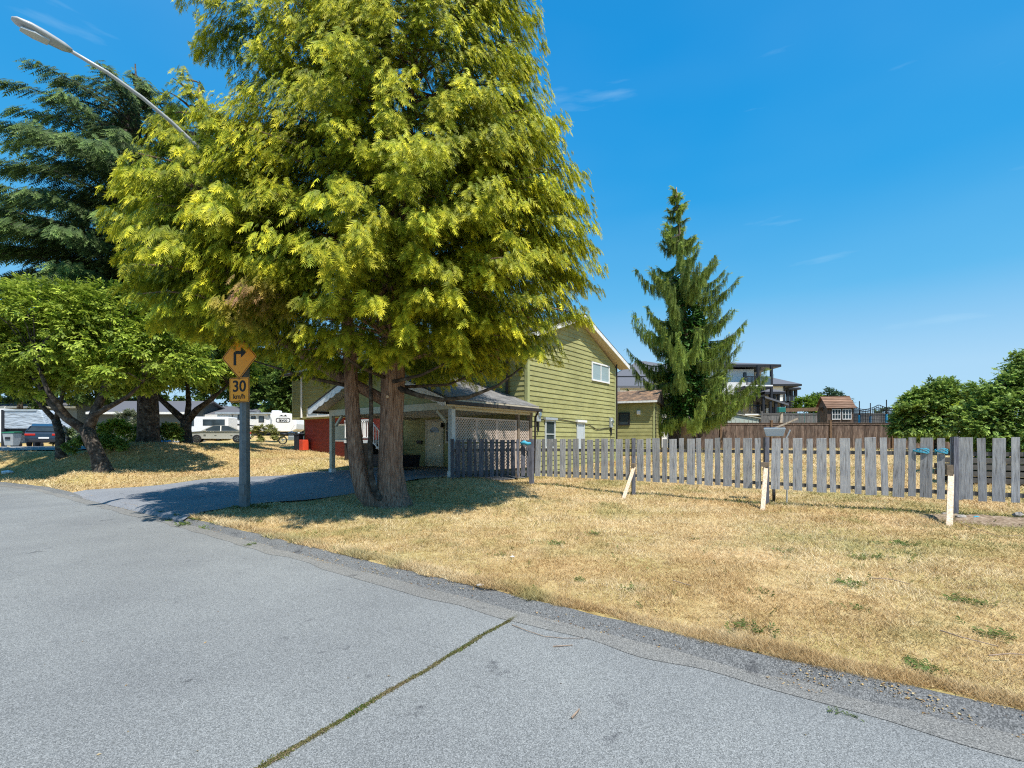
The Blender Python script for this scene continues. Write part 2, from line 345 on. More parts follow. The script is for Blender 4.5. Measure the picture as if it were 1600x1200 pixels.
def vnoise(x, y, s, seed=0):
    """smooth value noise, numpy"""
    x = x/s+seed*17.3; y = y/s+seed*9.1; xi = np.floor(x).astype(int); yi = np.floor(y).astype(int); fx = x-xi; fy = y-yi
    fx = fx*fx*(3-2*fx); fy = fy*fy*(3-2*fy)
    h = lambda a, b: ((np.sin(a*127.1+b*311.7+seed*7.7)*43758.5453) % 1)
    return (h(xi, yi)*(1-fx)+h(xi+1, yi)*fx)*(1-fy)+(h(xi, yi+1)*(1-fx)+h(xi+1, yi+1)*fx)*fy
def lump(x, y): return (vnoise(x, y, .9, 1)-.5)*.05+(vnoise(x, y, .35, 2)-.5)*.02
near = (D > .4) & (D < 40) & (np.abs(U) < 60)
Z = Z+np.where(near, lump(X, Y), 0)
Z = np.where((D > 0) & (D < 1.0) & (U > -21.2) & (U < -11.6), Z-.10, Z)
grid_mesh('ground', X, Y, Z, M['lawn'], kind='structure')
# road with a crowned, slightly uneven surface, running to both sides and behind the camera
ub = axis([(-300, -60, 20), (-60, 30, 1.0), (30, 300, 20)]); db = np.array([-40, -16, -9, -6, -4, -3, -2, -1.4, -1, -.6, -.3, -.1, .0])
U2, D2 = np.meshgrid(ub, db, indexing='ij'); V2 = D2+kerb_v(U2); X2, Y2 = xy(U2, V2)
grid_mesh('road', X2, Y2, 0*D2, M['asphalt'], kind='structure')
# rolled asphalt kerb: gutter, rise, rounded top, back slope under the turf
prof = [(-.06, -.01), (.0, .006), (.07, .008), (.12, .035), (.165, .07), (.21, .09), (.26, .088), (.33, .05), (.42, -.05)]
uk = axis([(-90, -45, 3), (-45, -24, .5), (-24, 14, .12), (14, 60, 4)])
ok_ = kerb_v(uk); PX = []; PY = []; PZ = []
for j, (dd, zz) in enumerate(prof):
    wob = (vnoise(uk, uk*0+j*3.1, .35, 3)-.5)*.05*(1 if 0 < j < 8 else .3)+(vnoise(uk, uk*0, 1.3, 5)-.5)*.07*(j > 1)
    drop = 1-.72*np.exp(-((uk+16.3)/4.4)**6)          # lowered at the driveway
    x_, y_ = xy(uk, ok_+dd+wob); PX.append(x_); PY.append(y_)
    PZ.append(zz*np.where(zz > 0, drop, 1)+(vnoise(uk, uk*0+j, .3, 4)-.5)*.012)
g_ = []
for dd, zz in ((-.17, .004), (-.10, .006), (-.04, .0075), (.02, .009), (.075, .011)):
    x_, y_ = xy(uk, ok_+dd+(vnoise(uk, uk*0+dd*30, .5, 13)-.5)*(.12 if dd < -.1 else .02)); g_.append((x_, y_, zz+0*uk))
grid_mesh('gutter', *[np.array([r_[c] for r_ in g_]).T for c in range(3)], M['gutter'], kind='structure')
grid_mesh('kerb', np.array(PX).T, np.array(PY).T, np.array(PZ).T, M['kerb'], kind='structure')
# driveway surface
t = np.linspace(0, 1, 40)
for P_ in (A, B):
    u_, v_ = uv(P_[0, 0], P_[0, 1]); P_[0] = xy(u_, float(kerb_v(u_))+.10)
dx = A[:, None, 0]*(1-t)+B[:, None, 0]*t; dy = A[:, None, 1]*(1-t)+B[:, None, 1]*t
dxy = np.stack([gza(dx[i], dy[i]) for i in range(46)])
dz = np.maximum(dxy, .05)+.035; dz[0] = .010; dz[1] = np.minimum(dz[1], .07)
for i in range(40):
    u_, v_ = uv(dx[0, i], dy[0, i]); dx[0, i], dy[0, i] = xy(u_, float(kerb_v(u_))+.10)
grid_mesh('driveway', dx, dy, dz, M['driveway'], kind='structure')
# side street beyond the left lawn
sx_, sy_ = np.meshgrid(np.linspace(-62, -23.0, 40), np.linspace(26.6, 31.5, 12), indexing='ij')
sy_ = sy_+np.where(sx_ > -27, (sx_+27)*.5, 0)*((sy_ < 30)*1.0)
grid_mesh('side_street', sx_, sy_, np.stack([gza(sx_[i], sy_[i]) for i in range(40)])+.05, M['asphalt'], kind='structure')
sx_, sy_ = np.meshgrid(np.linspace(-42, -29.0, 20), np.linspace(31.6, 46, 16), indexing='ij')
grid_mesh('parking_pad', sx_, sy_, np.stack([gza(sx_[i], sy_[i]) for i in range(20)])+.045, M['driveway'], kind='structure')

# ------------------------------------------------------------------ the green house
HR = -38.0; H0 = (.6, 18.9); HB = .5
hu = Vector((math.cos(R(HR)), math.sin(R(HR)), 0)); hv = Vector((-hu.y, hu.x, 0))
def hw(x, y, z): return Vector((H0[0], H0[1], 0))+hu*x+hv*y+Vector((0, 0, z))
house = empty('green_house', (H0[0], H0[1], HB), R(HR), label='green house with lapped siding, tall gable wall and red brick lower front', cat='house')
z_ = lambda z: z-HB
EV = 5.35; RZ = 7.45; RY = 3.82; DEP = 7.64; LEN = 16.7; SLP = .37
MB().prism([(0, 0, z_(-.2)), (0, DEP, z_(-.2)), (0, DEP, z_(EV+.25)), (0, RY, z_(RZ-.22)), (0, 0, z_(EV+.25))], (-LEN, 0, 0)).build('wall', M['siding'], house)
def gable_span(z):
    """y extent of the gable wall at height z"""
    if z <= EV+.2: return 0, DEP
    k = (z-(EV+.2))/(RZ-.2-EV-.2); return RY*k, DEP-(DEP-RY)*k
e = .2; z = .35; k = 0
while z < RZ-.35:
    zt = z+e; a0, a1 = gable_span(z); b0, b1 = gable_span(zt+.01)
    w = rnd.uniform(-.002, .002)
    vs = [(.042+w, a0, z_(z)), (.042+w, a1, z_(z)), (.012, b1, z_(zt+.012)), (.012, b0, z_(zt+.012)), (0, a0, z_(z)), (0, a1, z_(z)), (0, b1, z_(zt+.012)), (0, b0, z_(zt+.012))]
    MB().add(vs, [(0, 1, 2, 3), (5, 4, 7, 6), (4, 5, 1, 0), (3, 2, 6, 7), (0, 3, 7, 4), (1, 5, 6, 2)]).build('siding_board', M['siding'], house)
    z = zt
# front wall boards: full upper storey, lower storey only right of the brick part; upper left storey juts out
def front_board(x0, x1, z, y0=0.0, par=house, dz=.2):
    MB().add([(x0, y0-.042, z_(z)), (x1, y0-.042, z_(z)), (x1, y0-.012, z_(z+dz+.012)), (x0, y0-.012, z_(z+dz+.012)), (x0, y0, z_(z)), (x1, y0, z_(z)), (x1, y0, z_(z+dz+.012)), (x0, y0, z_(z+dz+.012))],
             [(0, 1, 2, 3), (5, 4, 7, 6), (4, 5, 1, 0), (3, 2, 6, 7), (0, 3, 7, 4), (1, 5, 6, 2)]).build('siding_board', M['siding'], par)
z = .55
while z < EV-.05:
    front_board(-7.4, -.1, z); z += .2
MB().box(-17.0, -7.4, -.52, .0, z_(3.05), z_(EV-.02)).build('upper_wall', M['siding'], house)
z = 3.05
while z < EV-.2:
    front_board(-17.0, -15.35, z, -.52); front_board(-12.0, -7.4, z, -.52); z += .2
for k in range(7): front_board(-15.35, -12.0, 3.65+k*.2, -.52)
MB().box(-16.4, -7.5, -.11, -.001, z_(.3), z_(3.045)).build('brick_wall', M['brick_paint'], house)
MB().box(-16.9, -7.4, -.50, .02, z_(3.02), z_(3.048)).build('overhang_soffit', M['siding_trim'], house)
MB().box(-.1, .045, -.045, .1, z_(.3), z_(EV+.1)).build('corner_trim', M['siding_trim'], house)
MB().box(-.02, .04, DEP-.1, DEP+.03, z_(.3), z_(EV+.15)).build('corner_trim', M['siding_trim'], house)
MB().box(-17.06, -16.95, -.56, -.45, z_(3.02), z_(EV)).build('corner_trim', M['siding_trim'], house)
# roof: two slabs, white bargeboards, soffits, dark gutters
for sgn, yl in ((-1, -.95), (1, DEP+.82)):
    zl = RZ-abs(yl-RY)*SLP
    x0, x1 = -LEN-.75, .42
    MB().prism([(x1, RY, z_(RZ+.02)), (x1, yl, z_(zl+.02)), (x1, yl, z_(zl-.10)), (x1, RY, z_(RZ-.10))], (x0-x1, 0, 0)).build('roof_slab', M['dark_brown'], house)
    MB().prism([(x1+.03, RY, z_(RZ-.06)), (x1+.03, yl-.02*-sgn, z_(zl-.06)), (x1+.03, yl-.02*-sgn, z_(zl-.25)), (x1+.03, RY, z_(RZ-.25))], (-.035, 0, 0)).build('bargeboard', M['white_worn'], house)
    MB().prism([(x1-.01, RY, z_(RZ-.22)), (x1-.01, yl+.02*-sgn, z_(zl-.22)), (x1-.01, yl+.02*-sgn, z_(zl-.20)), (x1-.01, RY, z_(RZ-.20))], (-.55, 0, 0)).build('soffit', M['soffit'], house)
    MB().box(x0, x1-.05, min(yl, yl+.1*sgn), max(yl, yl+.1*sgn), z_(zl-.12), z_(zl-.01)).build('gutter', M['dark_brown'], house)
sb = MB()
for sgn in (-1,):
    for i in range(24):
        y0 = -.95+i*.2; zz = RZ-(RY-y0)*SLP+.03
        x = -LEN-.7
        while x < .4:
            w = .33*rnd.uniform(.8, 1.1); sb.box(x, min(x+w-.012, .42), y0, y0+.2, z_(zz-.015+rnd.uniform(-.003, .003)), z_(zz+.02), Matrix.Rotation(math.atan(SLP), 3, 'X')); x += w
sb.build('shingles', M['dark_brown'], house, kind='stuff')
# downspouts
MB().tube([(.06, DEP+.06, z_(EV+.35)), (.07, DEP+.07, z_(EV-.1)), (.07, DEP+.07, z_(.5))], [.045]*3, 6).build('downspout', M['dark_brown'], house)
MB().tube([(-15.85, -.62, z_(EV+.1)), (-15.85, -.62, z_(3.1))], [.06]*2, 6).build('downspout', M['white'], house)
MB().tube([(-.95, -.10, z_(EV+.3)), (-.95, -.10, z_(3.6))], [.07]*2, 4).build('downspout', M['dark_brown'], house)
def window(par, face, a0, a1, z0, z1, off=.03, split=1, hsplit=False, mats=('white', 'glass_blind'), fw=.07, cap=None, zf=z_):
    """face 'x': on a wall looking to +x at y a0..a1; face 'y': on a wall looking to -y at x a0..a1, off = wall plane"""
    def bx(mb, p0, p1, q0, q1, d0, d1):
        if face == 'x': mb.box(off+d0, off+d1, p0, p1, zf(q0), zf(q1))
        else: mb.box(p0, p1, -off-d1, -off-d0, zf(q0), zf(q1))
        return mb
    fr = MB()
    bx(fr, a0, a1, z1-fw, z1, 0, .05); bx(fr, a0, a1, z0, z0+fw, 0, .055); bx(fr, a0, a0+fw, z0+fw, z1-fw, 0, .05); bx(fr, a1-fw, a1, z0+fw, z1-fw, 0, .05)
    w = fr.build('window_frame', M[mats[0]], par)
    n = split
    for i in range(n):
        b0 = a0+fw+(a1-a0-2*fw)*i/n; b1 = a0+fw+(a1-a0-2*fw)*(i+1)/n
        if i: bx(MB(), b0-.025, b0+.025, z0+fw, z1-fw, .005, .045).build('mullion', M[mats[0]], w)
        if hsplit:
            zm = (z0+z1)/2
            bx(MB(), b0, b1, z0+fw, zm-.02, .0, .018).build('pane', M[mats[1]], w); bx(MB(), b0, b1, zm+.02, z1-fw, .0, .026).build('pane', M[mats[1]], w)
            bx(MB(), b0, b1, zm-.02, zm+.02, .002, .04).build('mullion', M[mats[0]], w)
        else: bx(MB(), b0, b1, z0+fw, z1-fw, 0, .02).build('pane', M[mats[1]], w)
    if cap: bx(MB(), a0-.08, a1+.08, z1, z1+.1, 0, .12).build('window_hood', M[cap], par)
    return w
window(house, 'x', 5.1, 6.9, 4.62, 5.52, split=2)
window(house, 'x', 1.15, 1.9, 1.45, 2.62, hsplit=True, mats=('post_paint', 'glass'), cap='metal')
window(house, 'x', 3.7, 4.4, 1.35, 2.6, mats=('post_paint', 'glass_pale'), cap='white')
window(house, 'y', -15.35, -12.0, 3.1, 3.62, off=.53, split=3, mats=('white', 'glass_pale'), fw=.09)
window(house, 'y', -13.45, -11.6, 1.72, 2.68, off=.11, split=1, mats=('white', 'glass_blind'), fw=.08)
window(house, 'y', -4.5, -3.6, 1.65, 2.75, hsplit=True, mats=('cream', 'glass'), fw=.08)
window(house, 'y', -6.6, -5.0, 4.0, 5.0, split=2)
# entrance door
MB().box(-5.82, -5.7, -.07, -.03, z_(.55), z_(2.72)).box(-4.74, -4.62, -.07, -.03, z_(.55), z_(2.72)).box(-5.82, -4.62, -.075, -.03, z_(2.62), z_(2.73)).build('door_frame', M['cream'], house)
door = MB().box(-5.7, -4.74, -.055, -.032, z_(.6), z_(2.62)).build('door', M['cream_door'], house)
fan = [(-5.22+.3*math.cos(R(a)), -.058, z_(2.14)+.26*math.sin(R(a))) for a in range(0, 181, 15)]
MB().prism(fan, (0, -.006, 0)).build('fan_light', M['glass'], door)
fb = MB()
for a in (30, 60, 90, 120, 150): fb.bar((-5.22+.08*math.cos(R(a)), -.067, z_(2.14)+.07*math.sin(R(a))), (-5.22+.3*math.cos(R(a)), -.067, z_(2.14)+.26*math.sin(R(a))), .012, .012)
fb.build('fan_bar', M['cream_door'], door)
for px0 in (-5.58, -5.16):
    for z0, z1 in ((.75, 1.2), (1.32, 1.98)): MB().box(px0, px0+.3, -.06, -.054, z_(z0), z_(z1)).build('door_panel', M['cream_door'], door, bevel=.004)
MB().tube([(-4.83, -.05, z_(1.55)), (-4.83, -.12, z_(1.55))], [.03, .035], 8).build('door_knob', M['chrome'], door)
MB().box(-6.35, -6.05, -.14, -.03, z_(1.62), z_(1.78)).build('mailbox', M['dark_trim'], house, bevel=.01)
MB().tube([(-4.62, -.15, z_(2.55)), (-4.62, -.15, z_(2.35))], [.05, .08], 8).build('wall_lamp', M['black'], house)
# meters and a conduit on the gable wall
for yy, z0, r in ((.62, 2.52, .1), (7.05, 2.42, .09)):
    b = MB().box(.03, .14, yy-.13, yy+.13, z_(z0), z_(z0+.5)).build('meter_box', M['metal'], house, bevel=.02)
    MB().tube([(.13, yy, z_(z0+.3)), (.2, yy, z_(z0+.3))], [r, r*.9], 12).build('meter_dial', M['chrome'], b)
    MB().tube([(.09, yy, z_(z0)), (.09, yy, z_(z0-.4))], [.05, .03], 8).build('meter_pipe', M['dark_trim'], b)
pts = [(.055, .8, z_(2.62)), (.055, 1.6, z_(2.72)), (.055, 4.8, z_(2.52)), (.055, 5.6, z_(2.3)), (.055, 6.9, z_(2.42))]
MB().tube(pts, [.016]*5, 5).build('conduit', M['dark_brown'], house)
# entry porch with pale railings and a short stair, in front of the brick
porch = empty('entry_porch', hw(-8.8, -.9, .5), R(HR), label='raised entry porch with pink white railings against the red brick wall', cat='porch')
MB().box(-1.1, 1.1, -.78, .78, 1.15, 1.3).build('deck', M['white_worn'], porch)
for a, b in ((-1.02, -.7), (1.02, -.7), (-1.02, .7)): MB().box(a-.06, a+.06, b-.06, b+.06, -.1, 1.15).build('post', M['dark_brown'], porch)
MB().box(-1.0, 1.0, -.68, .7, -.05, 1.14).build('skirt_panel', M['dark_brown'], porch)
rl = MB().box(-1.08, 1.08, -.77, -.71, 2.2, 2.26).build('top_rail', M['white'], porch); MB().box(-1.08, 1.08, -.76, -.72, 1.38, 1.43).build('bottom_rail', M['white'], porch)
MB().box(-1.09, -1.03, -.7, .75, 2.2, 2.26).build('top_rail', M['white'], porch)
bal = MB().box(-.018, .018, -.018, .018, 0, .78).build('baluster', M['white'], porch); bal.location = (-1.05, -.74, 1.43)
for i in range(1, 15): share('baluster', bal, porch, (-1.05+i*.15, -.74, 1.43))
for i in range(1, 9): share('baluster', bal, porch, (-1.06, -.74+i*.16, 1.43))
for i in range(6): MB().box(1.12+i*.27, 1.42+i*.27, -.75, .25, 1.1-i*.2, 1.15-i*.2).build('step', M['white_worn'], porch)
MB().bar((1.1, -.78, 2.15), (2.7, -.78, .98), .05, .05).build('stair_rail', M['white'], porch); MB().bar((1.1, -.78, 1.3), (2.7, -.78, .13), .05, .05).build('stair_rail', M['white'], porch)
for i in range(1, 9): share('baluster', bal, porch, (1.1+i*.19, -.78, 1.34-i*.139))
# red box and dark bin by the left end of the brick wall
def thing_mb(mb, name, mat, label, cat, loc, rz=0, bevel=0, group=None):
    o = mb.build(name, mat, None, bevel=bevel); o.location = loc; o.rotation_euler = (0, 0, rz); return tag(o, label, cat, group)
M['red'] = flat('red', (.62, .07, .03), .5)
thing_mb(MB().box(-.22, .22, -.18, .18, 0, .62), 'storage_box', M['red'], 'small bright red box standing against the left end of the brick wall', 'box', tuple(hw(-15.9, -.45, 1.2)), R(HR), .03)
thing_mb(MB().box(-.2, .2, -.2, .2, 0, .95).box(-.23, .23, -.23, .23, .95, 1.02), 'waste_bin', M['dark_trim'], 'dark slim bin at the outer corner of the brick wall', 'bin', tuple(hw(-16.75, -.3, 1.15)), R(HR), .02)

# ------------------------------------------------------------------ carport (in front of the house, shingled gable roof)
cp = empty('carport', tuple(hw(-3.1, -2.4, HB)), R(HR), label='open gabled carport with grey shingle roof, scalloped white bargeboards and lattice side', cat='carport')
ox, oy = -3.1, -2.4
def C(x, y, z): return (x-ox, y-oy, z-HB)
def cbox(mb, x0, x1, y0, y1, z0, z1): return mb.box(x0-ox, x1-ox, y0-oy, y1-oy, z0-HB, z1-HB)
CX0, CX1, CXM = -7.25, .58, -3.33; CE = 2.95; CS = .372; CY0, CY1 = -4.95, -.04
pk = CE+CS*(CX1-CXM)
for x, zb in ((.28, .45), (-6.46, .3)):
    p = cbox(MB(), x-.08, x+.08, -4.5, -4.34, zb, CE-.1).build('post', M['cream'] if x < 0 else M['post_paint'], cp)
    cbox(MB(), x-.1, x+.1, -4.52, -4.32, zb, zb+.35).build('post_foot', M['white_worn'], p)
cbox(MB(), .2, .36, -.3, -.16, .4, CE-.1).build('post', M['old_stub'], cp); cbox(MB(), .22, .34, -1.05, -.93, .4, CE-.1).build('post', M['old_stub'], cp)
cbox(MB(), -6.54, .36, -4.51, -4.33, CE-.2, CE+.03).build('front_beam', M['cream'], cp)
cbox(MB(), .21, .355, -4.32, -.1, CE-.22, CE-.02).build('side_beam', M['cream'], cp); cbox(MB(), -6.53, -6.39, -4.32, -.1, CE-.22, CE-.02).build('side_beam', M['cream'], cp)
cbox(MB(), .5, .56, CY0+.05, CY1, CE-.13, CE+.0).build('fascia', M['cream'], cp)
cbox(MB(), CX1-.01, CX1+.1, CY0, CY1+.1, CE-.08, CE+.03).build('gutter', M['dark_brown'], cp)
cbox(MB(), CX0-.1, CX0+.01, CY0, CY1, CE-.08, CE+.03).build('gutter', M['dark_brown'], cp)
MB().tube([C(.62, -.1, CE-.05), C(.45, -.1, CE-.3), C(.44, -.1, .5)], [.045]*3, 6).build('downspout', M['dark_brown'], cp)
for x in (-6.2, 0.05):
    s = 1 if x < 0 else -1
    MB().bar(C(x, -4.42, CE-.6), C(x+s*.42, -4.42, CE-.22), .09, .09).build('brace', M['cream'], cp)
for s, xe in ((-1, CX0), (1, CX1)):
    ze = CE
    MB().prism([C(CXM, CY0, pk), C(xe, CY0, ze), C(xe, CY0, ze+.09), C(CXM, CY0, pk+.09)], (0, CY1-CY0, 0)).build('roof_deck', M['soffit'], cp)
    # shingle courses, every tab its own piece of geometry
    ang = math.atan(CS); L_ = abs(xe-CXM)/math.cos(ang); n = 28; tb = []; tf = []; tcol = []
    for i in range(n):
        y = CY0-.03-rnd.random()*.2
        while y < CY1:
            w = .3*rnd.uniform(.75, 1.2); ya, yb = max(y, CY0-.03), min(y+w-.008, CY1)
            if yb > ya:
                d0 = L_*i/n; d1 = L_*(i+1)/n+.05; lift = .03+rnd.random()*.006
                q = []
                for (dd, hh) in ((L_-d0, lift), (L_-d1, .014)):
                    xx = CXM+s*dd*math.cos(ang); zz = pk+.09-dd*math.sin(ang)
                    for yy in (ya, yb): q.append(C(xx+s*hh*math.sin(ang), yy, zz+hh*math.cos(ang)))
                for yy in (ya, yb): dd = L_-d0; q.append(C(CXM+s*dd*math.cos(ang), yy, pk+.09-dd*math.sin(ang)))
                o = len(tb); tb += q; tf += [(o, o+1, o+3, o+2), (o+4, o+5, o+1, o)]
                g = rnd.uniform(.75, 1.2); tcol += [(.20*g, .195*g, .19*g)]*6
            y += w
    o = np_mesh('shingles', np.array(tb), np.array(tf), M['tinted'], cp, col=np.array(tcol), kind='stuff')
    # scalloped bargeboard
    sc = [C(CXM, CY0-.02, pk+.1)]; nS = 10; bot = []
    for i in range(nS*6+1):
        f = i/(nS*6); x = CXM+(xe-CXM)*f; zt = pk+(ze-pk)*f
        bot.append(C(x, CY0-.02, zt-.13-.05*abs(math.sin(math.pi*f*nS))))
    poly = [C(CXM, CY0-.02, pk+.10), C(xe, CY0-.02, ze+.10)]+bot[::-1]
    MB().prism(poly, (0, -.03, 0)).build('bargeboard', M['white_worn'], cp)
    MB().prism([C(CXM, CY0-.07, pk+.155), C(xe, CY0-.07, ze+.155), C(xe, CY0-.07, ze+.105), C(CXM, CY0-.07, pk+.105)], (0, .1, 0)).build('drip_edge', M['dark_brown'], cp)
# gable infill of lapped boards
zz = CE+.03
while zz < pk-.25:
    hw_ = (pk-.02-zz)/CS-.15; h2 = (pk-.02-zz-.2)/CS-.15
    h2 = max(h2, .05)
    MB().prism([C(CXM-hw_, -4.40, zz), C(CXM+hw_, -4.40, zz), C(CXM+h2, -4.38, zz+.2), C(CXM-h2, -4.38, zz+.2)], (0, .03, 0)).build('siding_board', M['siding'], cp); zz += .2
MB().prism([C(CXM-3.7, -4.34, CE), C(CXM+3.7, -4.34, CE), C(CXM, -4.34, pk-.05)], (0, .03, 0)).build('gable_backing', M['siding'], cp)
# ceiling joists seen from below
for i in range(5): cbox(MB(), -6.4, .2, -3.7+i*.8, -3.62+i*.8, CE-.14, CE-.02).build('joist', M['cream'], cp)
# lattice panels on the right side
def lattice(y0, y1, z0, z1, nm, par):
    m = MB(); x = .28; st = .115; w = .032
    for sg in (1, -1):
        xo = x+(.012 if sg > 0 else -.004)
        H = z1-z0; c = y0-H*1.0
        while c < y1+H:
            # slat from (c, z0) going up with slope
            pa, pb = (c, z0), (c+H, z1)
            if sg < 0: pa, pb = (c+H, z0), (c, z1)
            def clip(p, q):
                (a, b), (c_, d) = p, q; t0, t1 = 0., 1.
                dy = c_-a
                for lo, s_ in ((y0, 1), (y1, -1)):
                    fa = (a-lo)*s_; fb_ = (c_-lo)*s_
                    if fa < 0 and fb_ < 0: return None
                    if fa < 0: t0 = max(t0, fa/(fa-fb_))
                    elif fb_ < 0: t1 = min(t1, fa/(fa-fb_))
                if t1-t0 < .02: return None
                return (a+dy*t0, b+(d-b)*t0), (a+dy*t1, b+(d-b)*t1)
            k_ = clip(pa, pb)
            if k_: m.bar(C(xo, k_[0][0], k_[0][1]), C(xo, k_[1][0], k_[1][1]), .009, w)
            c += st
    m.build(nm, M['lattice'], par)
ys = [-4.32, -3.28, -2.22, -1.12, -.3]
for i in range(4):
    y0, y1 = ys[i], ys[i+1]
    for z0, z1 in ((1.72, 2.52), (.75, 1.66)):
        fr = cbox(MB(), .265, .305, y0, y0+.05, z0, z1); cbox(fr, .265, .305, y1-.05, y1-.005, z0, z1); cbox(fr, .262, .308, y0, y1-.005, z1-.05, z1); cbox(fr, .262, .308, y0, y1-.005, z0, z0+.05)
        f_ = fr.build('lattice_frame', M['lattice'], cp)
        lattice(y0+.04, y1-.04, z0+.04, z1-.04, 'lattice', f_)
# things stored in the carport: a low dark skip and some bits
thing_mb(MB().prism([(-.9, -.5, .05), (.9, -.5, .05), (1.05, -.5, .55), (-1.05, -.5, .55)], (0, 1.0, 0)), 'utility_trailer_box', M['dark_trim'], 'low dark open box on the ground beside the left carport post', 'box', tuple(hw(-5.3, -2.2, .62)), R(HR), .02)

# ------------------------------------------------------------------ picket fence
def picket_fence(pts, pat, label, seed, ztop, zbot, posts=True, pm='picket'):
    rn = random.Random(seed); p0 = Vector(pts[0]); root = empty('picket_fence', (p0.x, p0.y, gz(p0.x, p0.y)), label=label, cat='fence')
    o0 = root.location.copy()
    for i in range(len(pts)-1):
        a = Vector(pts[i]+(0,)); b = Vector(pts[i+1]+(0,)); d = (b-a); Ln = d.length; d.normalize(); nrm = Vector((d.y, -d.x, 0))
        if nrm.y > 0: nrm = -nrm                      # towards the camera
        rz = math.atan2(d.y, d.x); zt0, zt1 = ztop[i], ztop[i+1]; zb0, zb1 = zbot[i], zbot[i+1]
        rails = [(zb0+.14, zb1+.14), (zt0-.34, zt1-.34)]
        for r0, r1 in rails:
            q0 = a-nrm*.035; q1 = b-nrm*.035
            MB().bar(Vector((q0.x, q0.y, r0))-o0, Vector((q1.x, q1.y, r1))-o0, .038, .085).build('rail', M['rail'], root)
        s = .10; k = 0
        wsum = sum(pat)+2*pat[2]-pat[2]
        n = max(1, round((Ln-.12)/(pat[0]+pat[1]+2*pat[2]))); sc = (Ln-.12)/n/(pat[0]+pat[1]+2*pat[2])
        while s < Ln-.07:
            w = pat[k % 2]*rn.uniform(.95, 1.05); f = (s+w/2)/Ln
            zt = zt0+(zt1-zt0)*f+rn.uniform(-.018, .018); zb = zb0+(zb1-zb0)*f+rn.uniform(-.018, .018)
            c = a+d*(s+w/2)+nrm*.008
            m = MB(); hh = zt-zb
            m.add([(-w/2, 0, 0), (w/2, 0, rn.uniform(-.006, .006)), (w/2, .022, 0), (-w/2, .022, 0), (-w/2, 0, hh), (w/2, 0, hh+rn.uniform(-.008, .008)), (w/2, .022, hh), (-w/2, .022, hh)],
                  [(3, 2, 1, 0), (4, 5, 6, 7), (0, 1, 5, 4), (1, 2, 6, 5), (2, 3, 7, 6), (3, 0, 4, 7)])
            o = m.build('picket', M[pm], root); o.location = Vector((c.x, c.y, zb))-o0; o.rotation_euler = (rn.uniform(-.012, .012), rn.gauss(0, .013), rz)
            s += w+pat[2]*sc*rn.uniform(.85, 1.15); k += 1
    if posts:
        for i, p in enumerate(pts):
            g = gz(*p)
            MB().box(-.05, .05, -.05, .05, g-.15-o0.z, ztop[i]+.02-o0.z, None).build('post', M['picket_dark'], root).location = (p[0]-o0.x, p[1]-o0.y, 0)
    return root
FP = [(.69, 16.2), (3.57, 14.2), (6.42, 12.2), (9.40, 10.27), (12.45, 8.25), (15.4, 6.3)]
picket_fence(FP, (.20, .125, .075), 'long grey weathered picket fence crossing the dry lawn from the carport rightwards', 3, [1.80, 1.81, 1.82, 1.82, 1.82, 1.82], [.58, .59, .54, .51, .50, .50])
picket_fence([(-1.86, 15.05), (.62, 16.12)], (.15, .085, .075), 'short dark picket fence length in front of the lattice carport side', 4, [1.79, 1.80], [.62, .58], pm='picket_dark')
# loose leaning picket and cyan rope ties near the fourth post
def fence_at(px):
    for i in range(len(FP)-1):
        a, b = Vector(FP[i]), Vector(FP[i+1])
        for k in range(200):
            p = a.lerp(b, k/200)
            if 800+F*p.x/p.y >= px: return p
    return Vector(FP[-1])
for px, w_, tag_ in ((1438, .22, 'cyan rope knotted round a wide picket'), (1470, .17, 'cyan rope tied round a leaning narrow picket beside the post')):
    p = fence_at(px); m = MB()
    for j in range(5):
        pp = []
        for k in range(15):
            t_ = 2*math.pi*k/14; dv = Vector((.83, -.56, 0))*math.cos(t_)*w_*.62+Vector((.56, .83, 0))*math.sin(t_)*.045
            pp.append((dv.x-.56*.0, dv.y, .03*math.sin(t_*2+j)+j*.012-.02))
        m.tube(pp, [.009]*15, 5, cap=False)
    o = m.build('rope_tie', M['rope'], None, smooth=True); o.location = (p.x, p.y-.01, 1.53); tag(o, tag_, 'rope', 'rope ties on the fence')
p = Vector((.45, 15.98)); o = MB().tube([(-.16, 0, 0), (-.05, -.03, .03), (.06, -.02, -.01), (.17, 0, .02)], [.05, .07, .06, .04], 7, wob=.5).build('cloth', M['rope'], None, smooth=True)
o.location = (p.x, p.y-.07, 1.66); tag(o, 'turquoise cloth draped over the short dark picket fence', 'cloth')
# timber braces propping the posts
for (bx, by), (tx, ty), zt, lab, cs in (((2.98, 13.0), (3.54, 14.02), .98, 'steep pale timber brace leaning left, the one farthest from the street side post', (.1, .12)),
                                ((5.78, 11.15), (6.32, 12.02), 1.12, 'pale timber brace with wide dark cap at the middle fence post', (.17, .1)),
                                ((8.08, 8.93), (9.12, 10.04), 1.05, 'upright looking pale timber brace with dark stub beside the rope ties', (.1, .2))):
    g = gz(bx, by); o = empty('timber_brace', (bx, by, g), label=lab.replace(', the one farthest from the street side post', ' at the post nearest the carport'), cat='brace', group='timber braces propping the fence')
    MB().bar((0, 0, -.05), (tx-bx, ty-by, zt-g), .095, .042, up=(0, -.3, 1)).build('stake', M['fresh_wood'], o)
    q = Vector((tx-bx, ty-by, zt-g)); dv = Vector((-.56, -.83, 0))*.03
    MB().box(q.x-cs[0]/2+dv.x, q.x+cs[0]/2+dv.x, q.y-.04+dv.y, q.y+.09, q.z-.01, q.z+cs[1], Matrix.Rotation(R(-33), 3, 'Z')).build('stub', M['old_stub'], o)
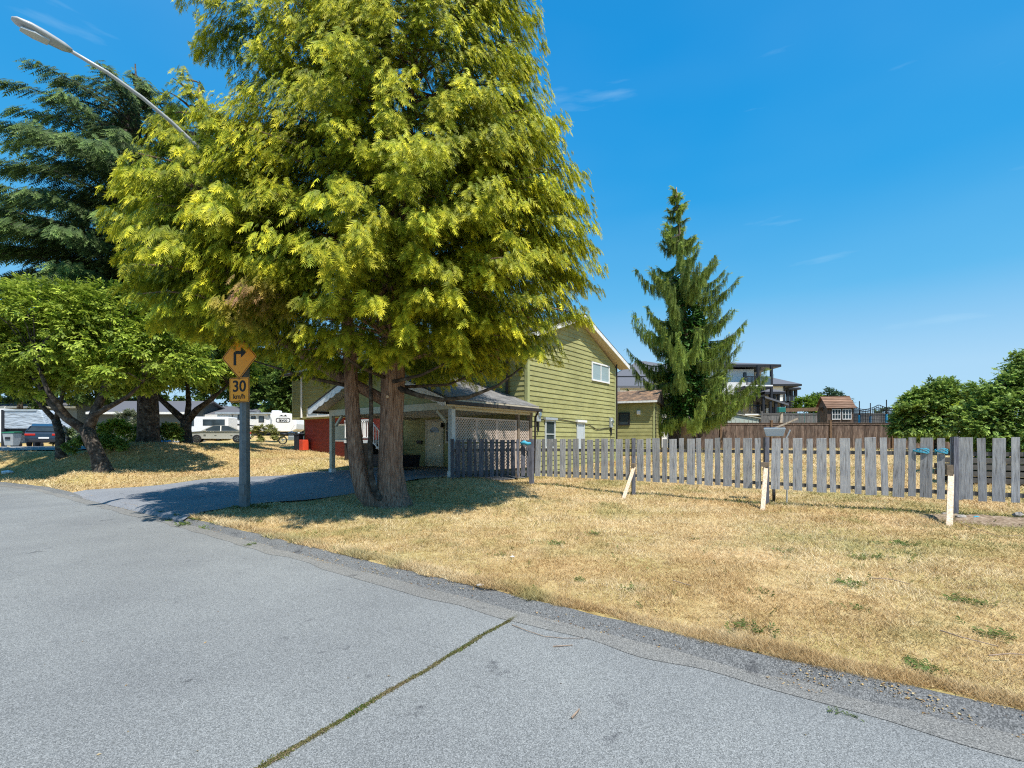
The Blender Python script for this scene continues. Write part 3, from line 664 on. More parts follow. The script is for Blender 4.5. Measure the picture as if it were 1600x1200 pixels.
# ------------------------------------------------------------------ street lamp with arm, and the two signs on its pole
lx, ly = -6.6, 11.93; lg = gz(lx, ly)
lamp = empty('street_lamp', (lx, ly, lg), label='grey octagonal street lamp pole at the driveway edge, arm reaching over the road', cat='street lamp')
MB().tube([(0, 0, -.1), (0, 0, .02), (0, 0, 4), (0, 0, 7.9-lg)], [.135, .132, .105, .08], 8).build('pole', M['pole'], lamp)
kn = Vector((-.587, -.81, 0))
ap = [(0, 7.6), (.35, 8.0), (.9, 8.42), (1.59, 8.80), (2.1, 9.02), (2.68, 9.19), (3.3, 9.27)]
MB().tube([kn*t_+Vector((0, 0, z-lg)) for t_, z in ap], [.05, .047, .044, .042, .04, .038, .036], 8).build('arm', M['lamp_grey'], lamp, smooth=True)
hd = MB(); side = Vector((.81, -.587, 0))
secs = [(3.22, .05, .05, 9.27), (3.34, .10, .09, 9.27), (3.6, .14, .10, 9.29), (3.8, .15, .085, 9.31), (3.98, .11, .05, 9.325), (4.04, .05, .02, 9.33)]
vs = []; fs = []
for (t_, w_, h_, z) in secs:
    for k in range(10):
        a = 2*math.pi*k/10; yy = math.sin(a); vs.append(kn*t_+side*w_*math.cos(a)+Vector((0, 0, z-lg+h_*(yy if yy > 0 else yy*.75))))
for i in range(len(secs)-1):
    for k in range(10): fs.append((i*10+k, i*10+(k+1) % 10, (i+1)*10+(k+1) % 10, (i+1)*10+k))
fs += [tuple(range(9, -1, -1)), tuple(range(50, 60))]
h_ = hd.add(vs, fs).build('lamp_head', M['lamp_grey'], lamp, smooth=True)
MB().prism([kn*t_+side*w_+Vector((0, 0, 9.235-lg)) for t_, w_ in ((3.55, -.09), (3.55, .09), (3.75, .11), (3.93, .06), (3.93, -.06), (3.75, -.11))], (0, 0, -.03)).build('lens', M['glass_pale'], h_)
MB().box(-.07, .07, -.137, -.12, .35, .6).build('hand_hole_cover', M['pole'], lamp)
def rrect(w, h, r, n=5):
    out = []
    for cx_, cy_, a0 in ((w/2-r, h/2-r, 0), (-w/2+r, h/2-r, 90), (-w/2+r, -h/2+r, 180), (w/2-r, -h/2+r, 270)):
        for i in range(n+1): a = R(a0+90*i/n); out.append((cx_+r*math.cos(a), cy_+r*math.sin(a)))
    return out
def plate(pts2, y, th, mat, name, par, rot=0):
    c, s_ = math.cos(rot), math.sin(rot)
    return MB().prism([(x*c-z*s_, y, x*s_+z*c) for x, z in pts2], (0, th, 0)).build(name, mat, par)
def ring(pts2, pts3, y, th, mat, name, par, rot=0):
    c, s_ = math.cos(rot), math.sin(rot); n = len(pts2); m = MB(); v = []
    for P_ in (pts2, pts3):
        for yy in (y, y+th): v += [(x*c-z*s_, yy, x*s_+z*c) for x, z in P_]
    f = []
    for i in range(n):
        j = (i+1) % n
        f += [(i, 2*n+i, 2*n+j, j), (n+i, n+j, 3*n+j, 3*n+i), (i, j, n+j, n+i), (2*n+i, 3*n+i, 3*n+j, 2*n+j)]
    return m.add(v, f).build(name, mat, par)
def text(s_, size, loc, par, mat, name='lettering', bold=.0, rx=90, ext=.002, sx=1):
    cu = bpy.data.curves.new(name, 'FONT'); cu.body = s_; cu.size = size; cu.align_x = 'CENTER'; cu.align_y = 'CENTER'; cu.extrude = ext; cu.offset = bold; cu.resolution_u = 4
    tmp = bpy.data.objects.new('tmp', cu); COL.objects.link(tmp); dg = bpy.context.evaluated_depsgraph_get(); dg.update()
    me = bpy.data.meshes.new_from_object(tmp.evaluated_get(dg)); bpy.data.objects.remove(tmp); me.materials.clear(); me.materials.append(mat)
    o = bpy.data.objects.new(name, me); COL.objects.link(o); o.parent = par; o.location = loc; o.rotation_euler = (R(rx), 0, 0); o.scale = (sx, 1, 1); return o
yaw = R(-16)
# diamond turn warning
sg1 = empty('turn_sign', (lx, ly, lg+3.70), yaw, label='amber diamond warning sign with black right turn arrow, half hidden by the yellow tree', cat='sign')
y0 = -.165
plate(rrect(.75, .75, .045), y0, .004, M['sign_amber'], 'sign_plate', sg1, R(45))
ring(rrect(.72, .72, .04), rrect(.69, .69, .03), y0-.002, .002, M['black'], 'border', sg1, R(45))
arrow = [(-.17, -.22), (-.09, -.22), (-.09, .05), (.05, .05), (.05, -.04), (.22, .09), (.05, .22), (.05, .13), (-.11, .13), (-.17, .09)]
MB().prism([(x, y0-.001, z+.03) for x, z in arrow], (0, -.002, 0)).build('arrow', M['black'], sg1)
for z in (-.36, .36): MB().cyl((0, y0, z), (0, y0-.008, z), .012, 8).build('bolt', M['dark_trim'], sg1)
for z in (-.25, .25): MB().box(-.14, .14, y0+.004, -.10, z-.02, z+.02).build('bracket', M['metal'], sg1)
sg2 = empty('speed_sign', (lx, ly, lg+2.91), yaw, label='square amber 30 km/h advisory sign on the lamp pole below the diamond', cat='sign')
plate(rrect(.6, .6, .045), y0, .004, M['sign_amber'], 'sign_plate', sg2)
ring(rrect(.575, .575, .04), rrect(.55, .55, .032), y0-.002, .002, M['black'], 'border', sg2)
text('30', .385, (0, y0-.003, .075), sg2, M['black'], bold=.007, sx=1.08)
text('km/h', .165, (0, y0-.003, -.165), sg2, M['black'], bold=.003, sx=1.1)
for z in (-.26, .26): MB().cyl((0, y0, z), (0, y0-.008, z), .011, 8).build('bolt', M['dark_trim'], sg2)
MB().box(-.14, .14, y0+.004, -.10, -.02, .02).build('bracket', M['metal'], sg2)

# ------------------------------------------------------------------ vegetation helpers
def unit(a): return a/np.maximum(np.linalg.norm(a, axis=-1, keepdims=True), 1e-9)
def place(tpl, tf, pos, d, up, sc, base, tip, tipw):
    """instances of a template (k,3; x = along, y = across, z = normal) merged in one array set"""
    d = unit(d); s_ = unit(np.cross(up, d)); n_ = np.cross(d, s_); k = len(tpl)
    sc = sc if sc.ndim == 2 else np.stack([sc]*3, -1)
    T = tpl[None]*sc[:, None]
    V = pos[:, None]+T[..., 0:1]*d[:, None]+T[..., 1:2]*s_[:, None]+T[..., 2:3]*n_[:, None]
    Fc = tf[None]+(np.arange(len(pos))*k)[:, None, None]
    w = np.clip(tpl[:, 0], 0, 1)[None, :, None]**1.0*tipw[:, None, None]
    Cc = base[:, None]*(1-w)+tip[:, None]*w
    return V.reshape(-1, 3), Fc.reshape(-1, tf.shape[1]), Cc.reshape(-1, 3)
def join(parts):
    V = []; Fc = []; Cc = []; o = 0
    for v, f, c in parts: V.append(v); Fc.append(f+o); Cc.append(c); o += len(v)
    return np.concatenate(V), np.concatenate(Fc), np.concatenate(Cc)
def frond(n=8, droop=.18, wide=.34, th=.05, seed=0):
    """flat scale-leaf spray: a rachis with paired tapering leaflets"""
    q = np.random.RandomState(seed); v = []; f = []
    def leaf(p, a, l, w, z0, dz):
        c, s_ = math.cos(a), math.sin(a); o = len(v)
        for t_, b in ((0, w), (1, 0), (.1, -w)):
            v.append((p+c*l*t_-s_*b, s_*l*t_+c*b, z0+dz*t_*t_))
        f.append((o, o+1, o+2))
    for i in range(n):
        t_ = .08+.8*i/n; l = wide*(1-.55*t_)*(.8+.4*q.rand())
        for s_ in (-1, 1):
            leaf(t_, s_*R(38+q.rand()*16), l, th*(.8+.5*q.rand()), -droop*t_*t_, -droop*.6*q.rand()-.02)
    leaf(.75, 0, .3, th, -droop*.56, -droop*.4); leaf(0, 0, .85, th*.35, 0, -droop*.6)
    return np.array(v), np.array(f)
def leafcluster(n=7, seed=0, l=.5, w=.13, fan=60):
    q = np.random.RandomState(seed); v = []; f = []
    for i in range(n):
        t_ = .75*i/max(1, n-1); a = (1 if i % 2 else -1)*R(fan*(.6+.6*q.rand())) if i < n-1 else 0
        L_ = l*(.75+.4*q.rand()); c, s_ = math.cos(a), math.sin(a); o = len(v); rz = q.uniform(-.15, .05); tw = q.uniform(-.1, .1)
        for x, y, z in ((0, 0, 0), (L_*.45, w, tw-.02), (L_, 0, -.16), (L_*.45, -w, -tw-.02)):
            v.append((t_+c*x-s_*y, s_*x+c*y, z+rz*t_))
        f.append((o, o+1, o+2, o+3))
    return np.array(v), np.array(f)
def rand_unit(n): return unit(nr.normal(size=(n, 3)))
def mixc(a, b, w): return np.array(a)[None]*(1-w[:, None])+np.array(b)[None]*w[:, None]
VFR = [frond(7, .34, .42, .038, s) for s in range(6)]
VFR0 = [frond(8, .30, .40, .034, s) for s in range(4)]
NFR = [frond(6, .12, .19, .03, s+9) for s in range(3)]

def conifer(root, prof, nb, per, base, lean=(0, 0), slen=.5, droop=.25, rise=.1, cols=None, fr=VFR, tipw=.9, cx=0, cy=0, seed=0, hang=.35, spread=.32, inner=.4, wide=1.0, zp=1.0, upz=1.0, upr=.3):
    """branches round a leader; prof = [(z, radius)]; returns merged arrays and branch polylines (tree-local coordinates)"""
    q = np.random.RandomState(seed); zs = np.array([p[0] for p in prof]); rs = np.array([p[1] for p in prof])
    out = []; brs = []
    # heights weighted by radius so that foliage is even
    zg = np.linspace(zs[0], zs[-1], 400); wgt = np.interp(zg, zs, rs)+.25; cdf = np.cumsum(wgt); cdf /= cdf[-1]
    zb = np.interp(q.rand(nb), cdf, zg); az = q.rand(nb)*2*math.pi; rr = np.interp(zb, zs, rs)*(1-.30*q.rand(nb)**2.0)*(1+.05*q.normal(size=nb))
    cxx = cx+lean[0]*(zb-zs[0]); cyy = cy+lean[1]*(zb-zs[0])
    per_i = np.maximum(4, (per*(rr/rs.max())**1.1)).astype(int)
    idx = np.repeat(np.arange(nb), per_i); n = len(idx)
    s_ = inner+(1-inner)*q.rand(n)**.75; R_ = rr[idx]; A_ = az[idx]
    rad = np.stack([np.cos(A_), np.sin(A_), 0*A_], -1); tan = np.stack([-np.sin(A_), np.cos(A_), 0*A_], -1)
    lat = q.uniform(-1, 1, n)*spread*R_*(1.15-s_)
    pos = np.stack([cxx[idx], cyy[idx], zb[idx]], -1)+rad*(R_*s_)[:, None]+tan*lat[:, None]
    pos[:, 2] += (rise*R_*s_-droop*R_*s_**2.2)-np.abs(lat)*.25+q.normal(size=n)*.05*zp
    d = rad*.75+tan*(np.sign(lat)*.35+q.normal(size=n)*.35)[:, None]; d[:, 2] -= hang+q.rand(n)*.35
    up = np.stack([q.normal(size=n)*.32, q.normal(size=n)*.32, np.full(n, upz)+q.normal(size=n)*.2], -1)+rad*upr
    sc = slen*(.65+.6*q.rand(n)); S3 = np.stack([sc, sc*wide, sc], -1)
    cin, cmid, ctip = cols
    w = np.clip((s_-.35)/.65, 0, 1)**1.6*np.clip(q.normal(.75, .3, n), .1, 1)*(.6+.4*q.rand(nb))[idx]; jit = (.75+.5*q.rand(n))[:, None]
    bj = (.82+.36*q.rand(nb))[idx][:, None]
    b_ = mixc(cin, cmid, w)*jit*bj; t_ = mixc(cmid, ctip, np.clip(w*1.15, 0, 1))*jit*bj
    tw = np.full(n, tipw); ch = q.randint(0, len(fr), n); ch = np.where((np.sin(A_) > .25) & (q.rand(n) < .5), -1, ch)      # thinner on the far side
    for k in range(len(fr)):
        m = ch == k
        if m.any(): out.append(place(fr[k][0], fr[k][1], pos[m], d[m], up[m], S3[m], b_[m], t_[m], tw[m]))
    for i in range(nb):
        P_ = []
        for t2 in (0, .3, .6, .9): P_.append((cxx[i]+math.cos(az[i])*rr[i]*t2, cyy[i]+math.sin(az[i])*rr[i]*t2, zb[i]+rise*rr[i]*t2-droop*rr[i]*t2**2.2))
        brs.append((P_, rr[i]))
    return out, brs

# ------------------------------------------------------------------ golden cedar on the verge
tx, ty = -3.05, 12.2; tg = gz(tx, ty)
ced = empty('golden_cedar', (tx, ty, tg), label='huge yellow tipped cedar with several stems on the verge beside the driveway', cat='tree')
zo = tg
tr = MB().tube([(0.05, 0, -.15), (.02, 0, .05), (0, 0, .35), (0, .0, 1.0), (.02, 0, 1.9), (.03, .05, 3.2), (0, .1, 6), (-.1, .1, 10), (-.2, .1, 14), (-.2, .1, 16.5)],
               [.52, .43, .345, .30, .285, .275, .23, .16, .08, .02], 26, wob=.30, seed=1)
trunk = tr.build('trunk', M['bark_cedar'], ced, smooth=True)
MB().tube([(-.05, .1, -.12), (-.44, .0, .06), (-.68, -.02, .36), (-.83, 0, .95), (-.92, 0, 1.6), (-1.0, .02, 2.6), (-1.1, .1, 4.2), (-1.4, .2, 7), (-1.7, .2, 10)],
          [.24, .27, .235, .205, .19, .175, .155, .12, .03], 18, wob=.22, seed=5).build('stem', M['bark_cedar'], ced, smooth=True)
MB().tube([(.0, -.2, .15), (-.2, -.3, .22), (-.34, -.3, .42), (-.43, -.28, .8), (-.47, -.2, 1.5), (-.46, -.15, 2.4), (-.50, -.1, 3.6)],
          [.09, .085, .075, .066, .06, .05, .04], 12, wob=.25, seed=8).build('stem', M['bark_grey'], ced, smooth=True)
MB().tube([(-.1, .1, 2.6), (-1.6, .3, 3.4), (-3.2, .2, 4.4), (-4.3, .0, 6.0), (-4.75, 0, 8.0), (-4.85, 0, 10.6)], [.15, .13, .12, .10, .07, .02], 12, wob=.2, seed=11).build('limb', M['bark_cedar'], ced, smooth=True)
MB().tube([(.2, -.1, 2.95), (.75, -.3, 2.75), (1.35, -.5, 2.62), (2.0, -.6, 2.68), (2.7, -.6, 2.95), (3.3, -.6, 3.4)], [.075, .06, .052, .045, .035, .02], 10, wob=.2, seed=3).build('limb', M['bark_grey'], ced, smooth=True)
for i, P_ in enumerate([[(.1, -.2, 3.1), (.9, -.7, 3.2), (1.9, -1.1, 3.6)], [(-.1, -.3, 3.2), (-.4, -1.3, 3.3), (-.8, -2.4, 3.7)], [(.1, .2, 3.0), (1.4, .4, 3.1), (2.8, .6, 3.7)], [(-1.0, 0, 3.0), (-2.0, -.3, 3.2), (-3.3, -.5, 3.6)]]):
    MB().tube(P_, [.05, .035, .015], 8, wob=.2, seed=i).build('limb', M['bark_grey'], ced, smooth=True)
MB().cyl((-.02, -.27, 2.72), (-.02, -.31, 2.72), .035, 10).build('branch_stub', M['fresh_wood'], ced)
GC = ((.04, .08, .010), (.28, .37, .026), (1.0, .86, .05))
z = lambda a: a-zo
main_prof = [(z(3.4), 2.4), (z(3.8), 3.7), (z(4.4), 4.4), (z(5.2), 4.7), (z(6.5), 4.75), (z(8), 4.4), (z(9.8), 3.8), (z(11.8), 3.15), (z(14), 2.7), (z(16.5), 1.5), (z(18.3), .2)]
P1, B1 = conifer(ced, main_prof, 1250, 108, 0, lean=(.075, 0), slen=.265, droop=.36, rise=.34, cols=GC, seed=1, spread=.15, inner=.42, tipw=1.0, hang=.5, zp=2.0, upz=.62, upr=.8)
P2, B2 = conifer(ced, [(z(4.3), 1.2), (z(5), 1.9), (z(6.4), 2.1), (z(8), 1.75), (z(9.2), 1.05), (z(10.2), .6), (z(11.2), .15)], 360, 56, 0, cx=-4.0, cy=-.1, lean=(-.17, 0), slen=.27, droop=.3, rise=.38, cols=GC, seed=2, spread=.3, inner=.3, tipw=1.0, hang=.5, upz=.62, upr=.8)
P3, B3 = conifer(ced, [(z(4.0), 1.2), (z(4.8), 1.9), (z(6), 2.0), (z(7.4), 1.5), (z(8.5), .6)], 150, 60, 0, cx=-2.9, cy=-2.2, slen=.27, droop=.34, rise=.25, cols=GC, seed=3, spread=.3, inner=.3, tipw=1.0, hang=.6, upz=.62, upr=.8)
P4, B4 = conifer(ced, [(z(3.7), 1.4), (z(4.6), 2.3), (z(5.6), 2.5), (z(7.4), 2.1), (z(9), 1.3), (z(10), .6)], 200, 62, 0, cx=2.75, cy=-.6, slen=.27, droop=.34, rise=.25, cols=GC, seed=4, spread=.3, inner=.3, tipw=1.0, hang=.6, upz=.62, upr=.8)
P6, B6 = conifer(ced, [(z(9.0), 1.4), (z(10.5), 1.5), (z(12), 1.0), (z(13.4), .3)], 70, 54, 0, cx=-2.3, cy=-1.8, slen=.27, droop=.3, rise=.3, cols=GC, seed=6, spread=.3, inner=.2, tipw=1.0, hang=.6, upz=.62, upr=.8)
V_, F_, C_ = join(P1+P2+P3+P4+P6)
# thin the hanging skirt where the lamp arm and the lit house corner stay visible, keep the under-edge ragged
dead = np.linalg.norm((V_-np.array([-1.5, -4.1, z(4.1)]))/np.array([.7, 1.6, .5]), axis=1)
dk = np.clip(1.25-dead, 0, 1)[:, None]; C_ = C_*(1-dk)+np.array([.42, .22, .12])*dk
# nothing grows out over the sign face or through the lamp arm
fc = V_[F_[:, 0]]; wx = fc[:, 0]+tx; wy = fc[:, 1]+ty; wz = fc[:, 2]+zo
px_ = wx-lx; keep = ~((np.abs(px_*ly/wy+((wx/wy)-(lx/ly))*0) < .95) & (wy < ly+.2) & (wz < 1.75+2.20*wy/ly)) & ~((np.abs(wx/wy-lx/ly) < .065) & (wy < ly+.2) & (wz < 1.75+2.30*wy/ly))
ta = (-(wx-lx)*.587-(wy-ly)*.81); sa = np.abs((wx-lx)*.81-(wy-ly)*.587); za = np.interp(ta, [a[0] for a in ap], [a[1] for a in ap])
keep &= ~((ta > 1.5) & (sa < .9) & (np.abs(wz-za) < .75)) & ~((ta > 1.4) & (sa < .55) & (wz < za) & (wz > za-1.6))
F_ = F_[keep]
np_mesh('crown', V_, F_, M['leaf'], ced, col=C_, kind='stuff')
bm_ = MB()
for P_, r_ in [B1[i] for i in range(0, len(B1), 4)]+B2[::4]+B3[::4]+B4[::4]:
    bm_.tube(P_, [.035, .026, .017, .008], 5, cap=False)
bm_.build('branches', M['bark_cedar'], ced, kind='stuff')

# ------------------------------------------------------------------ generic leafy tree
def leafy(name, label, cat, base, blobs, ncl, lsize, cols, trunk=None, limbs=(), bark='bark_grey', seed=0, tr=.2, fan=60, droop=.3, group=None, n7=7, lw=.13, cl=.22, llen=.5, sh=.55):
    """base (x,y); blobs [(cx,cy,cz,rx,ry,rz)] relative to base; crown = leaf twigs on clumps spread over the blobs"""
    q = np.random.RandomState(seed); g = gz(*base); root = empty(name, (base[0], base[1], g), label=label, cat=cat, group=group)
    tp = [leafcluster(n7, s+seed, w=lw, fan=fan, l=llen) for s in range(3)]
    vol = np.array([b[3]*b[4]+b[3]*b[5]+b[4]*b[5] for b in blobs]); pr = vol/vol.sum(); nc = max(8, ncl//26)
    bi = q.choice(len(blobs), nc, p=pr); dirs = unit(q.normal(size=(nc, 3))); dirs[:, 2] = np.where(dirs[:, 2] < -.55, -dirs[:, 2], dirs[:, 2])
    BB = np.array(blobs)[bi]; cc = BB[:, :3]+dirs*BB[:, 3:]*(sh+(1-sh)*q.rand(nc)**.5)[:, None]
    ci = q.randint(0, nc, ncl); rad = cl*(BB[ci, 3:].mean(1))
    off = unit(q.normal(size=(ncl, 3)))*(rad*q.rand(ncl)**.45)[:, None]; off[:, 2] *= .7
    pos = cc[ci]+off
    outw = unit(pos-BB[ci, :3]+unit(off)*.6); d = outw+q.normal(size=(ncl, 3))*.45; d[:, 2] -= droop
    up = q.normal(size=(ncl, 3))*.35+np.array([0, 0, 1])+outw*.25
    sc = lsize*(.7+.6*q.rand(ncl)); w = q.rand(ncl); j = (.75+.5*q.rand(ncl))[:, None]*(.85+.3*q.rand(nc))[ci][:, None]
    b_ = mixc(cols[0], cols[1], w)*j; t_ = mixc(cols[1], cols[2], w)*j; parts = []
    ch = q.randint(0, 3, ncl)
    for k in range(3):
        m = ch == k; parts.append(place(tp[k][0], tp[k][1], pos[m], d[m], up[m], sc[m], b_[m], t_[m], np.full(m.sum(), .8)))
    V, Fc, Cc = join(parts); np_mesh('crown', V, Fc, M['leaf'], root, col=Cc, kind='stuff')
    if trunk:
        MB().tube(trunk[0], trunk[1], 12, wob=.28, seed=seed).build('trunk', M[bark], root, smooth=True)
    for P_, r_ in limbs: MB().tube(P_, r_, 9, wob=.25, seed=seed+len(P_)+int(P_[-1][0]*9)).build('limb', M[bark], root, smooth=True)
    # fine branches towards some of the clumps
    if trunk:
        tops = [Vector(P_[-1]) for P_, r_ in limbs] or [Vector(trunk[0][-1])]
        m = MB()
        for i in range(min(46, nc)):
            c = Vector(cc[i]); s0 = min(tops, key=lambda t_: (t_-c).length); mid = s0.lerp(c, .5)+Vector((0, 0, .12*(c-s0).length))
            m.tube([s0, mid, c], [.035, .02, .007], 5, cap=False)
        m.build('branches', M[bark], root, kind='stuff')
    return root
CH = ((.07, .12, .014), (.24, .35, .03), (.66, .74, .11))
cb = at(158, 735, 20)
leafy('cherry_tree', 'spreading cherry tree with leaning gnarled trunk on the lawn nearest the road at left', 'tree', (cb.x, cb.y),
      [(-1.5, -.4, 5.4, 2.8, 2.4, 2.1), (.8, .2, 5.5, 2.5, 2.3, 2.2), (-3.4, 0, 4.9, 2.2, 2.2, 2.0), (1.6, -.2, 4.2, 1.7, 1.8, 1.2), (-1.0, .8, 6.2, 2.2, 2.0, 1.2), (-3.8, -.5, 3.6, 1.7, 1.7, 1.0), (-5.2, .4, 4.6, 1.6, 1.8, 1.6), (2.6, .2, 4.6, 1.8, 1.8, 1.6), (-1, .6, 3.9, 3.6, 1.4, .9)],
      13000, .24, CH, ([(.1, 0, -.15), (.05, 0, .1), (-.15, 0, .7), (-.45, .0, 1.35), (-.6, 0, 1.75)], [.45, .34, .27, .25, .26]),
      [([(-.6, 0, 1.65), (-1.3, -.1, 2.2), (-2.0, -.1, 2.9), (-2.8, 0, 4.0)], [.2, .17, .14, .08]), ([(-.55, 0, 1.7), (-.35, .1, 2.4), (-.1, .2, 3.2), (.2, .2, 4.4)], [.2, .17, .14, .07]),
       ([(-.3, 0, 2.3), (.5, -.1, 2.7), (1.3, -.2, 3.1), (1.9, -.2, 3.7)], [.12, .1, .08, .04]), ([(-1.2, -.1, 2.2), (-1.6, -.6, 3.2), (-1.8, -.9, 4.4)], [.12, .1, .05])], seed=21, droop=.35, llen=.62)
c2 = at(290, 690, 27.5)
leafy('cherry_tree', 'round crowned cherry tree with dark forked trunk between the big trunk and sign pole', 'tree', (c2.x, c2.y),
      [(-.6, 0, 5.2, 2.8, 2.4, 2.0), (1.6, -.3, 4.8, 2.3, 2.2, 1.8), (-2.6, 0, 4.9, 2.2, 2.0, 1.8), (.4, .3, 6.4, 2.2, 2.0, 1.2), (2.6, -.4, 3.7, 1.5, 1.6, 1.0), (-2.8, -.5, 3.4, 1.6, 1.6, .8), (0, .8, 4.0, 3.0, 1.2, .9)],
      11000, .27, CH, ([(-.1, 0, -.15), (0, 0, .2), (0, 0, .9), (.05, 0, 1.4)], [.42, .32, .28, .30]),
      [([(0, 0, 1.3), (-.6, -.1, 1.9), (-1.4, -.2, 2.7), (-2.2, -.1, 3.8)], [.2, .17, .13, .06]), ([(.05, 0, 1.3), (.1, .1, 2.3), (.0, .1, 4.0)], [.18, .14, .07]),
       ([(.1, 0, 1.3), (.8, -.2, 2.0), (1.7, -.3, 2.6), (2.6, -.3, 3.4)], [.2, .16, .12, .05])], seed=33, droop=.35, llen=.62)
c3 = at(95, 708, 25)
leafy('plum_tree', 'small tree with dark slim leaning trunk beside the parked dark car', 'tree', (c3.x, c3.y),
      [(-1.8, 0, 4.6, 2.2, 1.8, 1.4), (.3, .2, 5.0, 2.0, 1.8, 1.5), (-3.6, .2, 5.0, 2.2, 1.8, 1.8), (-1.5, 0, 3.0, 1.3, .9, .4)],
      3600, .24, ((.02, .035, .012), (.06, .10, .02), (.14, .2, .04)), ([(.1, 0, -.15), (.0, 0, .2), (-.05, 0, 1.2), (-.3, 0, 2.0)], [.32, .23, .2, .17]),
      [([(-.25, 0, 1.9), (-1.0, 0, 2.7), (-1.8, 0, 3.8)], [.13, .1, .05]), ([(-.25, 0, 1.9), (0, 0, 2.9), (.3, 0, 4.2)], [.13, .1, .05])], seed=41)

# ------------------------------------------------------------------ deodar cedar behind
dx_, dy_ = at(232, 689, 25.5).xy; dg_ = gz(dx_, dy_)
deo = empty('deodar_cedar', (dx_, dy_, dg_), label='tall blue green cedar with thick dark trunk and layered boughs, highest tree at left', cat='tree')
MB().tube([(0, 0, -.2), (0, 0, .3), (0, 0, 1.5), (-.1, 0, 5), (-.3, 0, 12), (-.7, 0, 20.0)], [.62, .52, .46, .38, .22, .03], 20, wob=.25, seed=9).build('trunk', M['bark_grey'], deo, smooth=True)
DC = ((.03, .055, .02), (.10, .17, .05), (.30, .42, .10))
zd = dg_
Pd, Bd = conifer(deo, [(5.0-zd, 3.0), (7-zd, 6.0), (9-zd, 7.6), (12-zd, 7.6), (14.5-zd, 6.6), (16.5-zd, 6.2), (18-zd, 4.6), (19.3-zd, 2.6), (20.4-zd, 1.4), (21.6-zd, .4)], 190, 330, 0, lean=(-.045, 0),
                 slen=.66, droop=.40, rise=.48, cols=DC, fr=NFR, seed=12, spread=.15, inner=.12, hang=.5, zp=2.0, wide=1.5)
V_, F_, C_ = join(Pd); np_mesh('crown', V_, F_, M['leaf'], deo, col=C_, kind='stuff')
bm_ = MB()
for P_, r_ in Bd: bm_.tube(P_, [.09, .06, .035, .012], 5, cap=False)
bm_.build('branches', M['bark_grey'], deo, kind='stuff')

# ------------------------------------------------------------------ weeping nootka cypress with ivy
nx, ny = at(1072, 688, 30).xy; ng = gz(nx, ny)
noo = empty('weeping_cypress', (nx, ny, ng), label='tall weeping conifer with ivy climbing its trunk, beside the small green shed', cat='tree')
MB().tube([(.15, 0, -.2), (.05, 0, .25), (0, 0, .9), (0, 0, 2.5), (-.05, 0, 7), (-.35, 0, 13), (-.6, 0, 17.5-ng)], [.62, .42, .32, .28, .18, .08, .02], 14, wob=.35, seed=2).build('trunk', M['bark_pale'], noo, smooth=True)
q = np.random.RandomState(5)
NC = ((.05, .09, .02), (.17, .26, .045), (.5, .58, .12))
spec = []                 # (z, azimuth, length, rise)
prof = [(3.6, 3.8), (5.5, 4.6), (7, 4.4), (9, 4.0), (11, 3.4), (12.8, 2.6), (14.4, 1.4), (16, .75), (17.6, .2)]
for i in range(112):
    zz = 3.4+14.0*q.rand()**1.1; spec.append((zz, q.rand()*2*math.pi, np.interp(zz, [p[0] for p in prof], [p[1] for p in prof])*q.uniform(.55, 1.0)))
spec += [(5.2, .1, 5.3), (4.4, .35, 4.7), (5.0, .15, 4.6), (4.6, 3.0, 3.6), (6.0, 3.3, 3.7), (7.2, 2.9, 3.5), (8.6, 3.15, 3.1), (10.8, .25, 3.0), (12.6, -.1, 2.2), (9.4, -.2, 3.0), (8.2, .3, 3.4), (5.4, -.5, 4.4), (12.2, 3.0, 1.9), (7.4, -.1, 3.4)]
pos = []; dd = []; uu = []; ss = []; bb = []; tt = []; br = MB()
for (zz, a, L_) in spec:
    ra = np.array([math.cos(a), math.sin(a), 0]); cx_ = -.6*max(0, zz-6)/10.6
    curve = lambda t_: np.array([cx_, 0, zz-ng])+ra*L_*t_+np.array([0, 0, -.28*L_*math.sin(t_*math.pi*.75)+.55*L_*t_**3*(.6+.4*q.rand()*0)])
    P_ = [curve(t_) for t_ in np.linspace(0, 1, 7)]
    br.tube([tuple(p) for p in P_], [.05, .045, .038, .03, .022, .014, .006], 5, cap=False)
    n = int(34+L_*48); bt = q.uniform(.75, 1.25)
    for k in range(n):
        t_ = .12+.88*q.rand(); p = curve(t_)+np.array([-ra[1], ra[0], 0])*q.normal()*.10*L_*.4
        lg_ = q.uniform(.35, 1.0)*(.55+.45*math.sin(min(1, t_)*math.pi))*min(1, .5+L_/4)
        pos.append(p+np.array([0, 0, .06])); dd.append(np.array([q.normal()*.12, q.normal()*.12, -1])+ra*.12); uu.append(ra+q.normal(size=3)*.4); ss.append((lg_, lg_*.55, lg_*.6))
        j = q.uniform(.7, 1.3)*bt; bb.append(np.array(NC[0])*j*.5+np.array(NC[1])*j*.5); tt.append((np.array(NC[1])*.45+np.array(NC[2])*.55)*j)
    for k in range(int(12+L_*10)):       # short tufts riding on the bough
        t_ = .3+.7*q.rand(); p = curve(t_)
        pos.append(p); dd.append(ra*.9+q.normal(size=3)*.35+np.array([0, 0, .1])); uu.append(np.array([0, 0, 1])+q.normal(size=3)*.3); ss.append((.34, .3, .3)); bb.append(np.array(NC[1])*bt); tt.append(np.array(NC[2])*bt)
pos, dd, uu, ss, bb, tt = map(np.array, (pos, dd, uu, ss, bb, tt))
parts = []
ch = q.randint(0, 4, len(pos))
for k in range(4):
    m = ch == k; parts.append(place(VFR0[k][0], VFR[k][1], pos[m], dd[m], uu[m], ss[m], bb[m], tt[m], np.full(m.sum(), .8)))
